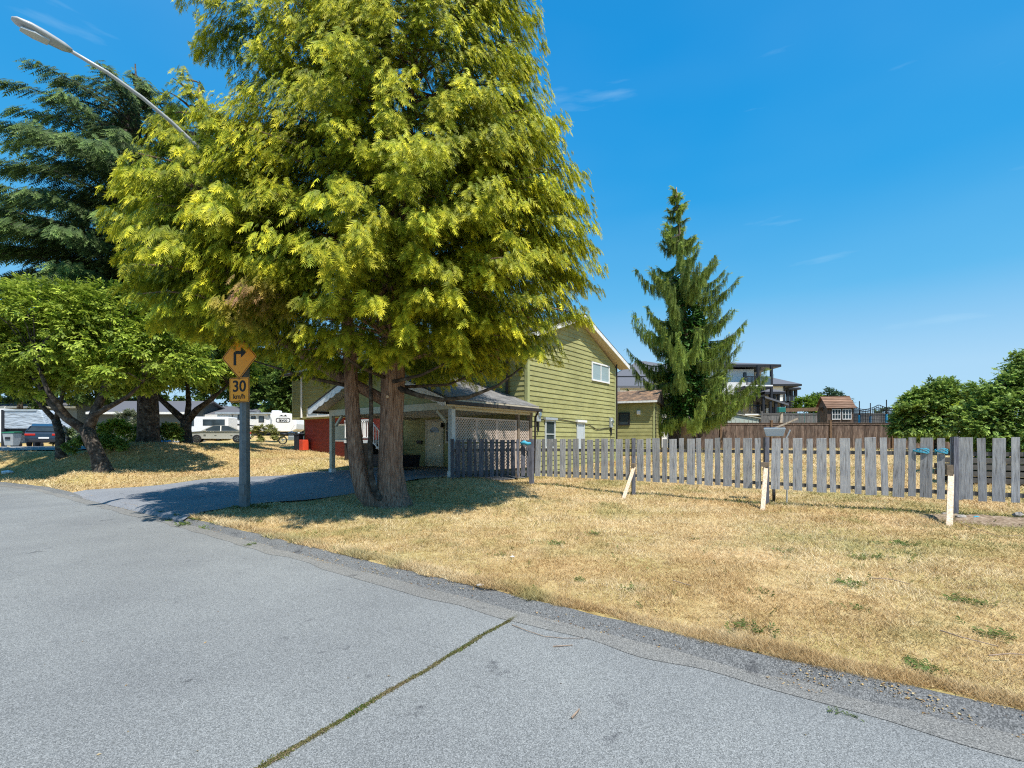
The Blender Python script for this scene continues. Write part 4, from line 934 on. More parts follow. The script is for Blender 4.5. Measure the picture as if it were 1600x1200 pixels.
V_, F_, C_ = join(parts); np_mesh('crown', V_, F_, M['leaf'], noo, col=C_, kind='stuff')
br.build('branches', M['bark_grey'], noo, kind='stuff')
n = 3400; zz = 3.2+8.6*q.rand(n); a = q.rand(n)*2*math.pi; rr_ = np.interp(zz, [3.2, 5, 9, 11.8], [.5, 1.05, 1.0, .35])*(.65+.4*q.rand(n))
pos = np.stack([np.cos(a)*rr_-.6*np.maximum(0, zz-6)/10.6+.1, np.sin(a)*rr_, zz-ng], -1); d = np.stack([np.cos(a), np.sin(a), -.6+0*a], -1)+q.normal(size=(n, 3))*.4
tp = leafcluster(6, 3, w=.2, l=.4); j = (.7+.6*q.rand(n))[:, None]
V_, F_, C_ = place(tp[0], tp[1], pos, d, np.array([0, 0, 1])+q.normal(size=(n, 3))*.5, .3*(.7+.6*q.rand(n)), np.array([.03, .085, .012])*j, np.array([.09, .21, .03])*j, np.full(n, .8))
np_mesh('ivy', V_, F_, M['leaf'], noo, col=C_, kind='stuff')

# ------------------------------------------------------------------ shrubs and far trees
def bush(px0, px1, ptop, pbot, Y, label, cols, ncl, lsize, cat='shrub', name='shrub', seed=0, depth=None, group=None, rag=.22, **k):
    a = at(px0, pbot, Y); b = at(px1, ptop, Y); w = (b.x-a.x); c = ((a.x+b.x)/2, Y); g = gz(*c); H = max(.3, b.z-g); dp = depth or w*.5; q = random.Random(seed)
    bl = [(0, 0, H*.45, w*.42, dp*.42, H*.5)]
    for i in range(6):
        f = (i+.5)/6-.5; h_ = H*(1-rag*q.random())*(1-.5*abs(f)**1.4)
        bl.append((w*f*.92, q.uniform(-.15, .15)*dp, h_*.55, w*.16, dp*.3, h_*.46))
    return leafy(name, label, cat, c, bl, ncl, lsize, cols, seed=seed, group=group, **k)
HC = ((.04, .085, .015), (.16, .26, .045), (.50, .66, .15))
YG = ((.06, .12, .01), (.22, .33, .015), (.5, .58, .04))
rb = leafy('hedge_tree', 'tall dense dark green tree filling the right edge behind the picket fence', 'tree', (17.6, 16.8),
      [(.2, 0, 1.9, 1.5, 1.3, 1.4), (-.7, -.1, 1.7, 1.0, 1.0, 1.1), (.7, -.2, 2.9, 1.2, 1.2, 1.1), (-.5, .2, 2.7, .8, .9, .8), (1.4, .2, 3.2, 1.4, 1.3, 1.2), (-1.3, 0, 1.4, .8, .8, 1.1), (-.2, 0, 3.75, .36, .36, .4), (2.6, -.2, 2.6, 1.8, 1.6, 1.6), (.6, 0, .9, 2.2, 1.2, .9)],
      16000, .17, HC, ([(0, 0, -.1), (.1, 0, 1.5), (.2, 0, 3)], [.16, .12, .06]), seed=51, lw=.17, cl=.28, sh=.6)
bush(1398, 1530, 590, 690, 29, 'broad mid green leafy tree top behind the brown board fence near the blue netting', HC, 9500, .26, 'tree', 'bushy_tree', 52, 3.2, lw=.17, trunk=([(0, 0, -.1), (0, 0, 2)], [.15, .1]))
bush(1448, 1502, 640, 668, 30.5, 'bright yellow green bush peeping over the right end of the brown fence', YG, 900, .2, seed=53)
bush(1236, 1300, 612, 665, 46, 'light green bush between the far white house and the wooden playhouse', ((.05, .1, .01), (.13, .22, .02), (.28, .4, .05)), 1600, .4, seed=54)
leafy('broadleaf_tree', 'distant blue green tree standing just left above the playhouse roof', 'tree', at(1292, 640, 110).xy, [(0, 0, 8.5, 4.2, 4, 3.5), (-2.8, 0, 7.4, 2.6, 3, 2.6), (2.8, 0, 7.6, 2.4, 3, 2.6)], 1400, .9, ((.025, .055, .03), (.05, .1, .05), (.09, .15, .07)), ([(0, 0, 0), (0, 0, 7)], [.5, .3]), seed=55)
for i, (a, b_, c, s_) in enumerate(((1364, 1376, 634, 56), (1380, 1396, 630, 57))):
    bush(a, b_, c, 665, 60, ['thin feathery tree top right behind the trampoline net', 'wider feathery tree top at the right of the trampoline net'][i], ((.03, .06, .02), (.08, .13, .04), (.14, .2, .06)), 260, .5, 'tree', 'small_tree', s_)
bush(1160, 1184, 580, 640, 70, 'slim green tree between the two white houses', ((.05, .09, .02), (.1, .17, .03), (.22, .28, .05)), 350, .6, 'tree', 'slim_tree', 58)
# planting on the left lawn and behind it
bush(150, 215, 655, 695, 27, 'rounded green shrub left of the thick cedar trunk', CH, 1500, .2, seed=61)
bush(108, 200, 678, 705, 23, 'low dark ground hugging shrub between the two left trunks', HC, 1300, .2, seed=62)
bush(248, 282, 660, 694, 26.5, 'leafy shrub hugging the right side of the thick cedar trunk', HC, 900, .2, seed=63)
bush(72, 122, 664, 684, 36, 'shrub row behind the dark car, pale flowers in it', ((.05, .1, .02), (.13, .2, .04), (.4, .42, .3)), 800, .25, seed=64)
bush(175, 225, 640, 672, 40, 'flowering grey green shrub by the far dark roofed house', ((.06, .1, .03), (.18, .22, .1), (.4, .36, .3)), 900, .3, seed=65)
bush(385, 445, 664, 684, 45, 'weedy low growth in front of the white travel trailer', ((.08, .1, .02), (.2, .22, .05), (.4, .36, .12)), 700, .25, seed=66)
for i, (px, Y_, top, w_, s_, lb) in enumerate(((392, 68, 535, 6.5, 71, 'sunlit broad tree far behind the white travel trailer'), (440, 64, 555, 4.5, 72, 'leafy tree behind the trailer nose, left of the house'),
                                            (476, 62, 556, 5, 73, 'green tree touching the left corner of the green house'), (330, 72, 500, 8, 74, 'dark tree behind the silver car garage'),
                                            (150, 64, 470, 8, 75, 'dark tree filling the gap behind the thick cedar trunk'), (30, 60, 430, 8, 76, 'dark tree at the far left behind the covered trailer'), (240, 70, 480, 6, 77, 'dark tall tree behind the forked cherry trunk'), (80, 70, 500, 9, 78, 'broad tree behind the house roof left of the thick trunk'), (-30, 66, 500, 8, 79, 'tree at the very left edge behind the trailer cab'))):
    p = at(px, 640, Y_); g = gz(p.x, p.y); H = CAMZ+(HZ-top)/F*Y_-g
    leafy('background_tree', lb, 'tree', (p.x, p.y), [(0, 0, H*.62, w_*.7, w_*.5, H*.38), (-w_*.5, 0, H*.42, w_*.5, w_*.4, H*.36), (w_*.5, 0, H*.44, w_*.5, w_*.4, H*.38)], 2200, .85,
          ((.03, .06, .012), (.08, .14, .025), (.2, .28, .06)), ([(0, 0, 0), (.2, 0, H*.5)], [.35, .2]), seed=s_, n7=5, lw=.17)

# ------------------------------------------------------------------ grass, weeds, litter
q = np.random.RandomState(77)
def scatter(n, rmin, rmax, keepf, pw=1.0):
    out = []
    tot = 0
    while tot < n:
        m = 400000; a = q.uniform(-.86, .86, m); r = rmin*(rmax/rmin)**(q.rand(m)**pw); x = r*np.sin(a); y = r*np.cos(a)
        k = keepf(x, y); out.append(np.stack([x[k], y[k]], 1)); tot += k.sum()
    return np.concatenate(out)[:n]
HP = [hw(x, y, 0).xy for x, y in ((0.1, -.1), (0.1, 8), (-17, 8), (-17, -.2))]
def keepf(x, y):
    u, v = uv(x, y); d = v-kerb_v(u)
    edge = .235+(vnoise(x, y, .25, 8)-.5)*.16+(vnoise(x, y, 1.1, 18)-.5)*.12
    return (d > edge) & ~in_poly(x, y, AB) & ~in_poly(x, y, HP) & (d < 60) & ~((x < -22) & (y > 26))
PT = scatter(330000, 2.6, 42, keepf)
PE = scatter(26000, 2.6, 16, lambda x, y: keepf(x, y) & (uv(x, y)[1]-kerb_v(uv(x, y)[0]) < .5)); PT = np.concatenate([PT, PE])
x, y = PT[:, 0], PT[:, 1]; r = np.hypot(x, y); n = len(x); z0 = np.concatenate([gza(x[i:i+20000], y[i:i+20000]) for i in range(0, n, 20000)])+lump(x, y)-.006
hgt = (.022+.035*q.rand(n)**1.5)*(1+.5*vnoise(x, y, .5, 6))*np.clip(.6+r/22, .6, 1.9); wd = .0026*np.clip(r/4, .8, 6)
u_, v_ = uv(x, y); dk_ = v_-kerb_v(u_); hgt *= np.where(dk_ < .5, 1.5, 1)
a = q.rand(n)*2*math.pi; ln = q.rand(n)*1.4+.4
p0 = np.stack([x-np.cos(a)*wd, y-np.sin(a)*wd, z0], 1); p1 = np.stack([x+np.cos(a)*wd, y+np.sin(a)*wd, z0], 1)
b_ = q.rand(n)*2*math.pi; p2 = np.stack([x+np.cos(b_)*hgt*ln, y+np.sin(b_)*hgt*ln, z0+hgt], 1)
V = np.stack([p0, p1, p2], 1).reshape(-1, 3)
gn = np.clip((vnoise(x, y, 1.1, 3)*.5+vnoise(x, y, .3, 4)*.35+vnoise(x, y, 4, 9)*.4-.58)*3.4, 0, 1)
gn = np.maximum(gn, np.clip((x*-1-4)/30, 0, .35)*(q.rand(n) < .5))
gn = np.maximum(gn, .35*np.exp(-((x-tx)**2+(y-ty)**2)/9)*(q.rand(n) < .7))
br_ = .72+.5*q.rand(n)*(.7+.6*vnoise(x, y, .6, 5))
pt_ = np.clip((vnoise(x, y, 2.2, 23)*.4+vnoise(x, y, .7, 21)*.4+vnoise(x, y, .22, 22)*.35-.55)*1.7+.5+q.normal(size=n)*.12, 0, 1)[:, None]
straw = (mixc((.40, .26, .11), (.58, .41, .20), q.rand(n))*(1-pt_)+mixc((.66, .52, .29), (.82, .70, .46), q.rand(n))*pt_); grn = mixc((.22, .22, .07), (.34, .33, .12), q.rand(n))
c = (straw*(1-gn[:, None]*.75)+grn*gn[:, None]*.75)*br_[:, None]
np_mesh('grass', V, np.arange(3*n).reshape(-1, 3), M['grass_blade'], None, col=np.repeat(c, 3, 0), kind='stuff', label='short dry straw coloured grass on the verge and lawns')
# green weeds: rosettes and taller tufts where the photograph has them
wp = [(1505, 938, 8), (1340, 872, 5), (1362, 870, 6), (1417, 855, 9), (1336, 950, 5), (1330, 912, 7), (1233, 862, 7), (1187, 925, 5), (870, 850, 6), (985, 920, 5), (1440, 1040, 8), (1175, 980, 7), (1085, 843, 4), (930, 835, 5), (775, 868, 5), (1558, 990, 6), (1420, 868, 5), (905, 905, 4), (1335, 1097, 1.6), (1312, 1091, 1.4), (1296, 1087, 1.2), (300, 812, 9), (330, 818, 7), (272, 806, 7), (405, 815, 5), (392, 842, 4), (250, 800, 5)]
P_ = []; D_ = []; S_ = []; B_ = []; T_ = []
for px, py, s_ in wp:
    Y_ = F*1.65/(py-HZ); X_ = (px-800)/F*Y_
    for k in range(int(s_*5)):
        ox_, oy_ = q.normal(size=2)*min(.012*s_, .018*Y_); X1, Y1 = X_+ox_, Y_+oy_; an = q.rand()*6.28
        P_.append((X1, Y1, max(gz(X1, Y1), .0)+.005)); D_.append((math.cos(an), math.sin(an), q.uniform(.1, .9))); S_.append(min(.012*s_, .016*Y_)*q.uniform(.5, 1.0)+.015); j = q.uniform(.7, 1.3); B_.append((.06*j, .09*j, .02*j)); T_.append((.17*j, .25*j, .06*j))
for k in range(2600):       # scattered small ones, more along the pole foot and the fence line
    m = k % 4
    if m == 0: X1, Y1 = lx+q.normal()*.35, ly+q.normal()*.22
    elif m == 1:
        p = fence_at(q.uniform(840, 1600)); X1, Y1 = p.x+q.normal()*.12, p.y+q.normal()*.12
    else: X1, Y1 = q.uniform(-9, 14), q.uniform(4, 24)
    u1, v1 = uv(X1, Y1)
    if v1-kerb_v(u1) < .3 or in_poly(np.array(X1), np.array(Y1), AB): continue
    an = q.rand()*6.28; P_.append((X1, Y1, gz(X1, Y1)+.005)); D_.append((math.cos(an), math.sin(an), q.uniform(.3, 1.8))); S_.append(q.uniform(.03, .1)); j = q.uniform(.7, 1.4)
    B_.append((.08*j, .10*j, .025*j)); T_.append((.2*j, .22*j, .06*j))
tp = leafcluster(6, 8, w=.08, l=.55, fan=40); P_, D_, S_, B_, T_ = map(np.array, (P_, D_, S_, B_, T_))
v_, f_, c_ = place(tp[0], tp[1], P_, D_, np.array([0, 0, 1])+q.normal(size=P_.shape)*.3, S_, B_, T_, np.full(len(P_), .8))
np_mesh('weeds', v_, f_, M['leaf'], None, col=c_, kind='stuff', label='small green weeds dotted over the dry grass and road edge')
def kz(d): return float(np.interp(d, [.0, .07, .12, .165, .21, .3, .4], [.004, .010, .037, .072, .092, .095, .10]))+.004
# leaf litter: in the gutter, under the cedar, a few loose leaves on the asphalt
P_ = []; S_ = []; Cc = []
for k in range(3600):
    m = q.rand()
    if m < .62:
        u1 = q.uniform(-20, 4.5); heap = .3+.7*(vnoise(np.array(u1), np.array(0.), .8, 12) > .55); d1 = abs(q.normal())*.07+.05
        if q.rand() > heap: continue
        X1, Y1 = xy(u1, float(kerb_v(u1))+(d1 if q.rand() < .6 else .27+q.normal()*.04)); z1 = .012 if d1 < .13 else .06
        u9, v9 = uv(X1, Y1); dd9 = v9-float(kerb_v(u9)); z1 = kz(dd9)
    elif m < .99:
        an = q.rand()*6.28; rr_ = abs(q.normal())*1.5+.4; X1, Y1 = tx+math.cos(an)*rr_, ty+math.sin(an)*rr_*.9; z1 = gz(X1, Y1)+.02
    else: X1, Y1 = q.uniform(-4, 3), q.uniform(2.2, 6); u9, v9 = uv(X1, Y1); z1 = .004
    if m >= .99 and v9 > kerb_v(u9): continue
    P_.append((X1, Y1, z1)); S_.append(q.uniform(.010, .026)); g = q.uniform(.6, 1.3); Cc.append(np.array([(.55, .36, .15), (.66, .5, .26), (.3, .17, .08)][q.randint(3)])*g)
for px, py, wd_, cnt in ((700, 915, .28, 45), (745, 925, .1, 20), (1280, 1058, .25, 40), (1380, 1080, .35, 60), (1445, 1098, .3, 40), (1240, 1062, .2, 20), (580, 890, .3, 40), (500, 872, .3, 40)):
    Y_ = F*1.70/(py-HZ); X_ = (px-800)/F*Y_
    for k in range(cnt):
        t_ = q.normal()*wd_*.5; X1, Y1 = X_+.81*t_+q.normal()*.03, Y_-.587*t_+q.normal()*.03; P_.append((X1, Y1, max(.008, float(np.interp(uv(X1, Y1)[1]-float(kerb_v(uv(X1, Y1)[0])), [.0, .07, .12, .165, .21, .3], [.004, .008, .035, .07, .09, .095])))+.004+.008*q.rand())); S_.append(q.uniform(.010, .026)); g = q.uniform(.7, 1.2); Cc.append(np.array([(.6, .42, .18), (.68, .55, .3), (.46, .3, .15)][q.randint(3)])*g)
tv = np.array([(-.5, 0, 0), (0, .28, .12), (.55, 0, .02), (0, -.3, .1)]); P_, S_, Cc = map(np.array, (P_, S_, Cc))
v_, f_, c_ = place(tv, np.array([(0, 1, 2, 3)]), P_, np.stack([q.normal(size=len(P_)), q.normal(size=len(P_)), q.normal(size=len(P_))*.25], 1), np.array([0, 0, 1])+q.normal(size=P_.shape)*.35, S_, Cc, Cc, np.ones(len(P_)))
np_mesh('leaf_litter', v_, f_, M['leaf'], None, col=c_, kind='stuff', label='dry fallen leaves in the gutter and under the cedar')
# moss filled joint across the road
ja = Vector((.06, 4.86)); jb = Vector((-1.1, 2.98)); jd = (jb-ja); P_ = []; S_ = []; Cc = []
dark = MB(); n = 46; lft = []; rgt = []
for i in range(n+1):
    t_ = 1.5*i/n; p = ja+jd*t_; s_ = Vector((-jd.y, jd.x)).normalized(); w_ = (.014+.014*mnoise.noise(Vector((i*.35, 3, 0))))*(1.0 if i > 1 else .4); o_ = .02*mnoise.noise(Vector((i*.18, 0, 0)))
    lft.append((p.x+s_.x*(o_+w_), p.y+s_.y*(o_+w_), .004)); rgt.append((p.x+s_.x*(o_-w_), p.y+s_.y*(o_-w_), .004))
for i in range(n): dark.add([lft[i], lft[i+1], rgt[i+1], rgt[i]], [(0, 1, 2, 3)])
crk = tag(dark.build('road_joint', M['soil']), kind='structure')
for i in range(9000):
    t_ = q.rand()*1.5; k = t_/1.5*n; p = ja+jd*t_; s_ = Vector((-jd.y, jd.x)).normalized(); o_ = .02*mnoise.noise(Vector((k*.18, 0, 0)))+q.normal()*.0115*(1+.5*mnoise.noise(Vector((k*.35, 3, 0))))
    P_.append((p.x+s_.x*o_, p.y+s_.y*o_, .004)); S_.append(q.uniform(.006, .017)); gr = np.clip(.5+1.3*mnoise.noise(Vector((t_*6, 9, 0))), 0, 1)*(q.rand() < .8); g = q.uniform(.6, 1.3)
    Cc.append((np.array((.10, .15, .025))*gr+np.array((.22, .19, .09))*(1-gr))*g)
P_, S_, Cc = map(np.array, (P_, S_, Cc))
v_, f_, c_ = place(tv, np.array([(0, 1, 2, 3)]), P_, q.normal(size=P_.shape)+np.array([0, 0, .8]), q.normal(size=P_.shape), S_, Cc, Cc*1.2, np.ones(len(P_)))
np_mesh('moss', v_, f_, M['leaf'], None, col=c_, kind='stuff', label='moss filling the cracked joint across the road')
# ------------------------------------------------------------------ small things lying about
def crumple(name, px, py, Y_, sx_, sy_, sz_, mat, label, cat, seed, z_off=0):
    q = random.Random(seed); p = at(px, py, Y_); g = gz(p.x, p.y); m = MB(); vs = []; fs = []; na, nb_ = 9, 5
    for j in range(nb_):
        th = math.pi*(j+.5)/nb_
        for i in range(na):
            a = 2*math.pi*i/na; r = q.uniform(.6, 1.15); vs.append((math.cos(a)*math.sin(th)*sx_*r, math.sin(a)*math.sin(th)*sy_*r, max(0, sz_*(1+math.cos(th)*q.uniform(.7, 1.1)))))
    for j in range(nb_-1):
        for i in range(na): fs.append((j*na+i, j*na+(i+1) % na, (j+1)*na+(i+1) % na, (j+1)*na+i))
    fs += [tuple(range(na)), tuple(range(nb_*na-1, (nb_-1)*na-1, -1))]
    o = m.add(vs, fs).build(name, mat); o.location = (p.x, p.y, max(g, 0)+z_off+.005); return tag(o, label, cat)
def Yg(py, z=.1): return F*(CAMZ-z)/(py-HZ)
crumple('paper_scrap', 801, 869, Yg(869, .11), .035, .03, .014, M['paper'], 'crumpled white paper scrap lying alone on the dry verge', 'litter', 1)
crumple('paper_scrap', 751, 920, Yg(920, .07), .05, .035, .014, M['paper'], 'larger crumpled white paper in the gutter by the kerb', 'litter', 2, .01)
crumple('plastic_bag', 12, 728, 22.5, .3, .2, .1, M['paper'], 'white plastic bag on the grass at the far left edge', 'litter', 3)
crumple('blue_wrapper', 1526, 799, 9.7, .09, .06, .03, M['rope'], 'blue plastic wrapper beneath the fence right of the last brace', 'litter', 5)
crumple('rock', 1502, 812, Yg(812, .17), .13, .09, .045, M['rock'], 'flat grey broken rock at the foot of the last brace', 'rock', 6)
crumple('rock', 1592, 811, Yg(811, .17), .11, .1, .07, M['rock'], 'rounded rock at the right edge beneath the fence', 'rock', 7)
crumple('rock', 1477, 806, Yg(806, .17), .07, .06, .03, M['rock'], 'small pale stone left of the last brace foot', 'rock', 9)
# bare soil heap with twigs under the right end of the fence
hx, hy = fence_at(1545).x-.15, fence_at(1545).y-.55
n = 26; vs = []
gx, gy = np.meshgrid(np.linspace(-1.5, 1.5, 40), np.linspace(-.75, .6, 20), indexing='ij'); e_ = np.clip(1-(gx/1.5)**2-(gy/.75)**2, 0, 1)**.6
WX = hx+.82*gx+.57*gy; WY = hy-.57*gx+.82*gy
grid_mesh('soil_patch', WX, WY, np.stack([gza(WX[i], WY[i]) for i in range(40)])-.03+e_*(.05+.05*vnoise(WX, WY, .12, 2)+.03*vnoise(WX, WY, .04, 3)), M['soil'], kind='structure')
def twig(name, pts, r, label, mat='bark_pale', cat='twig'):
    P_ = []
    for px, py, z in pts: Y_ = Yg(py, z); p = at(px, py, Y_); P_.append(Vector((p.x, p.y, z)))
    c = P_[0].copy(); o = MB().tube([p-c for p in P_], [r*(1-.5*i/len(P_)) for i in range(len(P_))], 5, wob=.3).build(name, M[mat]); o.location = c; return tag(o, label, cat)
twig('twig', [(800, 976, .008), (825, 986, .012), (850, 994, .008), (880, 997, .008), (912, 997, .012)], .004, 'long curved reddish twig on the road right of the mossy joint')
twig('twig', [(864, 1010, .008), (895, 1008, .008)], .005, 'short straight reddish twig lying on the road asphalt')
twig('twig', [(893, 1122, .01), (902, 1112, .02), (905, 1108, .012)], .008, 'brown withered leaf stalk near the bottom middle of the road')
for i, pts in enumerate([[(1470, 985, .13), (1500, 995, .14), (1560, 1010, .13)], [(1545, 1024, .13), (1580, 1021, .14), (1600, 1023, .14)], [(1052, 907, .14), (1080, 915, .13)], [(1360, 903, .15), (1392, 905, .15), (1420, 912, .15)], [(1500, 818, .2), (1560, 838, .2), (1598, 836, .2)], [(1560, 806, .22), (1600, 822, .2)]]):
    twig('twig', pts, .006, ['long thin dry stalk in the grass at lower right', 'dry stalk at the right edge of the verge', 'short dry stalk in the middle of the verge', 'brown stalk on the grass below the mid fence span',
                             'bent dry twig over the soil under the fence', 'dry twig near the rock at the right edge'][i])

# wheelbarrow standing on end behind the fence
wb = fence_at(1203); wbx, wby = wb.x+.35, wb.y+.45; g = gz(wbx, wby)
bar = empty('wheelbarrow', (wbx, wby, g), R(-25), label='grey metal wheelbarrow standing on end behind the pickets, pale handle sticking up', cat='wheelbarrow')
tz = 1.92-g
MB().add([(-.2, -.05, tz-.05), (.2, -.05, tz-.05), (.17, .25, tz-.05), (-.17, .25, tz-.05), (-.26, -.08, tz+.16), (.26, -.08, tz+.16), (.22, .3, tz+.16), (-.22, .3, tz+.16)],
         [(3, 2, 1, 0), (0, 1, 5, 4), (1, 2, 6, 5), (2, 3, 7, 6), (3, 0, 4, 7), (4, 5, 6, 7)]).build('tray', M['metal'], bar, bevel=.01)
MB().tube([(-.24, 0, tz+.17), (.24, 0, tz+.17)], [.012]*2, 6).build('tray_rim', M['chrome'], bar)
MB().tube([(.28, .0, .0), (.30, 0, tz-.5), (.27, 0, tz-.1), (.36, 0, tz+.12)], [.02]*4, 7).build('leg', M['lamp_grey'], bar)
MB().tube([(-.22, .1, 0), (-.22, .1, tz-.1)], [.02]*2, 7).build('leg', M['lamp_grey'], bar)
MB().bar((.0, .05, tz+.16), (.52, -.05, tz+.40), .04, .04).build('handle', M['fresh_wood'], bar)
wl = MB().tube([(-.03, .25, .18), (.03, .25, .18)], [.18, .18], 16).build('wheel', M['rubber'], bar)

# ------------------------------------------------------------------ board fences
def board_fence(x0, x1, Y_, ztop, h, bw, mat, postmat, label, seed, pxposts, capm, cat='fence', y1=None):
    rn = random.Random(seed); g0 = ztop-h; y1 = Y_ if y1 is None else y1; root = empty('board_fence', (x0, Y_, g0), math.atan2(y1-Y_, x1-x0), label=label, cat=cat)
    Ln = math.hypot(x1-x0, y1-Y_); x = 0; protos = []
    for i in range(4):
        m = MB().box(0, bw-.008, -.012-.004*i, .012, 0, h-.1); protos.append(m)
    first = [None]*4
    while x < Ln-bw*.5:
        k = rn.randrange(4)
        if first[k] is None: first[k] = protos[k].build('board', mat, root); o = first[k]
        else: o = share('board', first[k], root)
        o.location = (x, 0, rn.uniform(-.015, .01)-.02); x += bw*rn.uniform(.97, 1.03)
    MB().box(0, Ln, -.07, .03, h-.085, h-.045).build('top_cap', capm, root); MB().box(0, Ln, -.045, -.02, h-.2, h-.088).build('rail', capm, root); MB().box(0, Ln, .013, .05, .1, .2).build('rail', capm, root)
    for p in pxposts:
        MB().box(p-.07, p+.07, -.09, .06, -.2, h+.08).build('post', postmat, root)
        MB().box(p-.085, p+.085, -.105, .075, h+.08, h+.12).build('post_cap', postmat, root)
    return root
YB = 33.0; X0 = (1044-800)/F*YB; X1 = (1500-800)/F*YB
board_fence(X0, X1, YB, CAMZ+(HZ-659.5)/F*YB, 2.0, .185, M['brown_board'], M['brown_post'], 'weathered brown board fence across the back of the dry yard', 3,
            [(p-1044)/F*YB for p in (1126, 1205, 1297, 1394)]+[X1-X0-.1], M['brown_board'])
YG_ = 44.0; XA = (1190-800)/F*YG_; XB = (1450-800)/F*YG_
board_fence(XA, XB, YG_, CAMZ+(HZ-645)/F*YG_, 2.2, .17, M['grey_board'], M['grey_board'], 'second, greyer board fence rising beyond the brown one behind the playhouse', 4, [0, (1290-1190)/F*YG_], M['grey_board'])
# pale pole wrapped with creeper at the end of the brown fence
p = at(1498, 690, 27); g = gz(p.x, p.y); pv = empty('creeper_pole', (p.x, p.y, g), label='pale striped pole with yellow green creeper on top, right end of the brown fence', cat='pole')
MB().tube([(0, 0, 0), (0, 0, 3.2-g)], [.09, .09], 10).build('pole', M['white_worn'], pv)
k_ = 60; pos = np.stack([q.normal(size=k_)*.13, q.normal(size=k_)*.1, 2.7-g+q.rand(k_)*1.1], 1); tp = leafcluster(5, 2)
v_, f_, c_ = place(tp[0], tp[1], pos, q.normal(size=(k_, 3))-np.array([0, 0, .3]), np.array([0, 0, 1])+q.normal(size=(k_, 3))*.4, np.full(k_, .22), np.tile((.25, .36, .02), (k_, 1)), np.tile((.5, .6, .04), (k_, 1)), np.ones(k_))
np_mesh('creeper', v_, f_, M['leaf'], pv, col=c_, kind='stuff')
# low stack of dark timber under the right hedge
p = at(1600, 700, 14.3); ts = empty('timber_stack', (p.x+.6, p.y, gz(p.x, p.y)), R(-33), label='low stack of dark weathered timbers under the hedge tree, seen through the right pickets', cat='timber')
for i in range(11):
    z = (i//3)*.2+.02; m = MB().box(-2.3+rnd.uniform(-.2, .2), 2.0+rnd.uniform(-.3, .3), -.5+(i % 3)*.3, -.27+(i % 3)*.3, z, z+.15); m.build('timber', M['dark_trim'] if i % 3 else M['rail'], ts)

# ------------------------------------------------------------------ back yard: playhouse, swing frame, trampoline, metal shed
YP = 37.0; p0 = at(1296, 661, YP); p1 = at(1337, 661, YP); w = p1.x-p0.x; gpl = gz(p0.x, YP)
def zz_(py, Y_): return CAMZ+(HZ-py)/F*Y_
ph = empty('playhouse', ((p0.x+p1.x)/2, YP+.8, gpl), R(-8), label='small raised wooden playhouse with brown plank roof and two white paned windows', cat='playhouse')
zf = lambda z: z-gpl
zb, zt, zr = zz_(661, YP), zz_(637, YP), zz_(617, YP)
MB().box(-w/2+.08, w/2-.08, -.7, .9, zf(zb), zf(zt)).build('wall', M['brown_board'], ph)
for s in (-1, 1):
    for s2 in (-.7, .85): MB().box(s*(w/2-.12)-.06, s*(w/2-.12)+.06, s2-.05, s2+.05, 0, zf(zb)).build('leg', M['brown_post'], ph)
nP = 7
M['plank_roof'] = noisy('plank_roof', [(.10, .055, .035), (.24, .14, .09), (.32, .21, .15)], scale=2.5, stretch=(.6, 5, 5), rough=.85, tint=.25)
for i in range(nP):
    f0, f1 = i/nP, (i+1)/nP
    for s in (-1, 1):
        y0, y1 = .1+s*(-1.0+1.0*f0), .1+s*(-1.0+1.0*f1+.05)
        za, zb2 = zf(zt-.03+(zr-zt)*f0), zf(zt-.03+(zr-zt)*f1)
        MB().prism([(-w/2-.05, y0, za+.03), (w/2+.05, y0, za+.03), (w/2+.05, y1, zb2+.02), (-w/2-.05, y1, zb2+.02)], (0, 0, -.025)).build('roof_plank', M['plank_roof'], ph)
for s in (-1, 1): MB().prism([(s*(w/2-.1), -.7, zf(zt)-.02), (s*(w/2-.1), .9, zf(zt)-.02), (s*(w/2-.1), .1, zf(zr)-.06)], (s*-.02, 0, 0)).build('gable_panel', M['brown_board'], ph)
for a in (-.62, .12):
    wn_ = MB().box(a, a+.62, -.74, -.71, zf(zb)+.3, zf(zt)-.12).build('window', M['glass'], ph)
    b = MB()
    z0, z1 = zf(zb)+.3, zf(zt)-.12
    for xx in (a, a+.2, a+.4, a+.6): b.box(xx, xx+.03, -.77, -.742, z0, z1)
    b.box(a, a+.63, -.772, -.744, z0-.03, z0+.03); b.box(a, a+.63, -.771, -.743, z1-.03, z1+.02); b.box(a, a+.63, -.765, -.741, (z0+z1)/2-.015, (z0+z1)/2+.015)
    b.build('muntin', M['white'], wn_)
# swing frame
Ys = 38.0; a = at(1222, 641, Ys); b = at(1294, 639, Ys); g = gz(a.x, Ys)
sw = empty('swing_frame', (a.x, Ys, g), label='wooden swing beam on slanting pale legs with green end cap, left of the playhouse', cat='swing set')
MB().bar((0, 0, a.z-g), (b.x-a.x, 0, b.z-g), .12, .28).build('beam', M['brown_post'], sw)
for dx2, dy2 in ((-.5, -.5), (-.35, .7)): MB().bar((0, 0, a.z-g), (dx2, dy2, 0), .12, .12).build('leg', M['old_stub'] if dy2 > 0 else M['fresh_wood'], sw)
MB().box(-.35, .2, -.17, .17, a.z-g-.17, a.z-g+.22).build('end_cap', M['teal'], sw, bevel=.03)
for xx in (1.4, 1.75, 2.5, 2.9):
    MB().cyl((xx, 0, a.z-g), (xx, 0, .6), .018, 6).build('chain', M['teal'], sw)
for xx in (1.4, 2.5): MB().box(xx-.02, xx+.4, -.12, .12, .56, .6).build('swing_seat', M['teal'], sw)
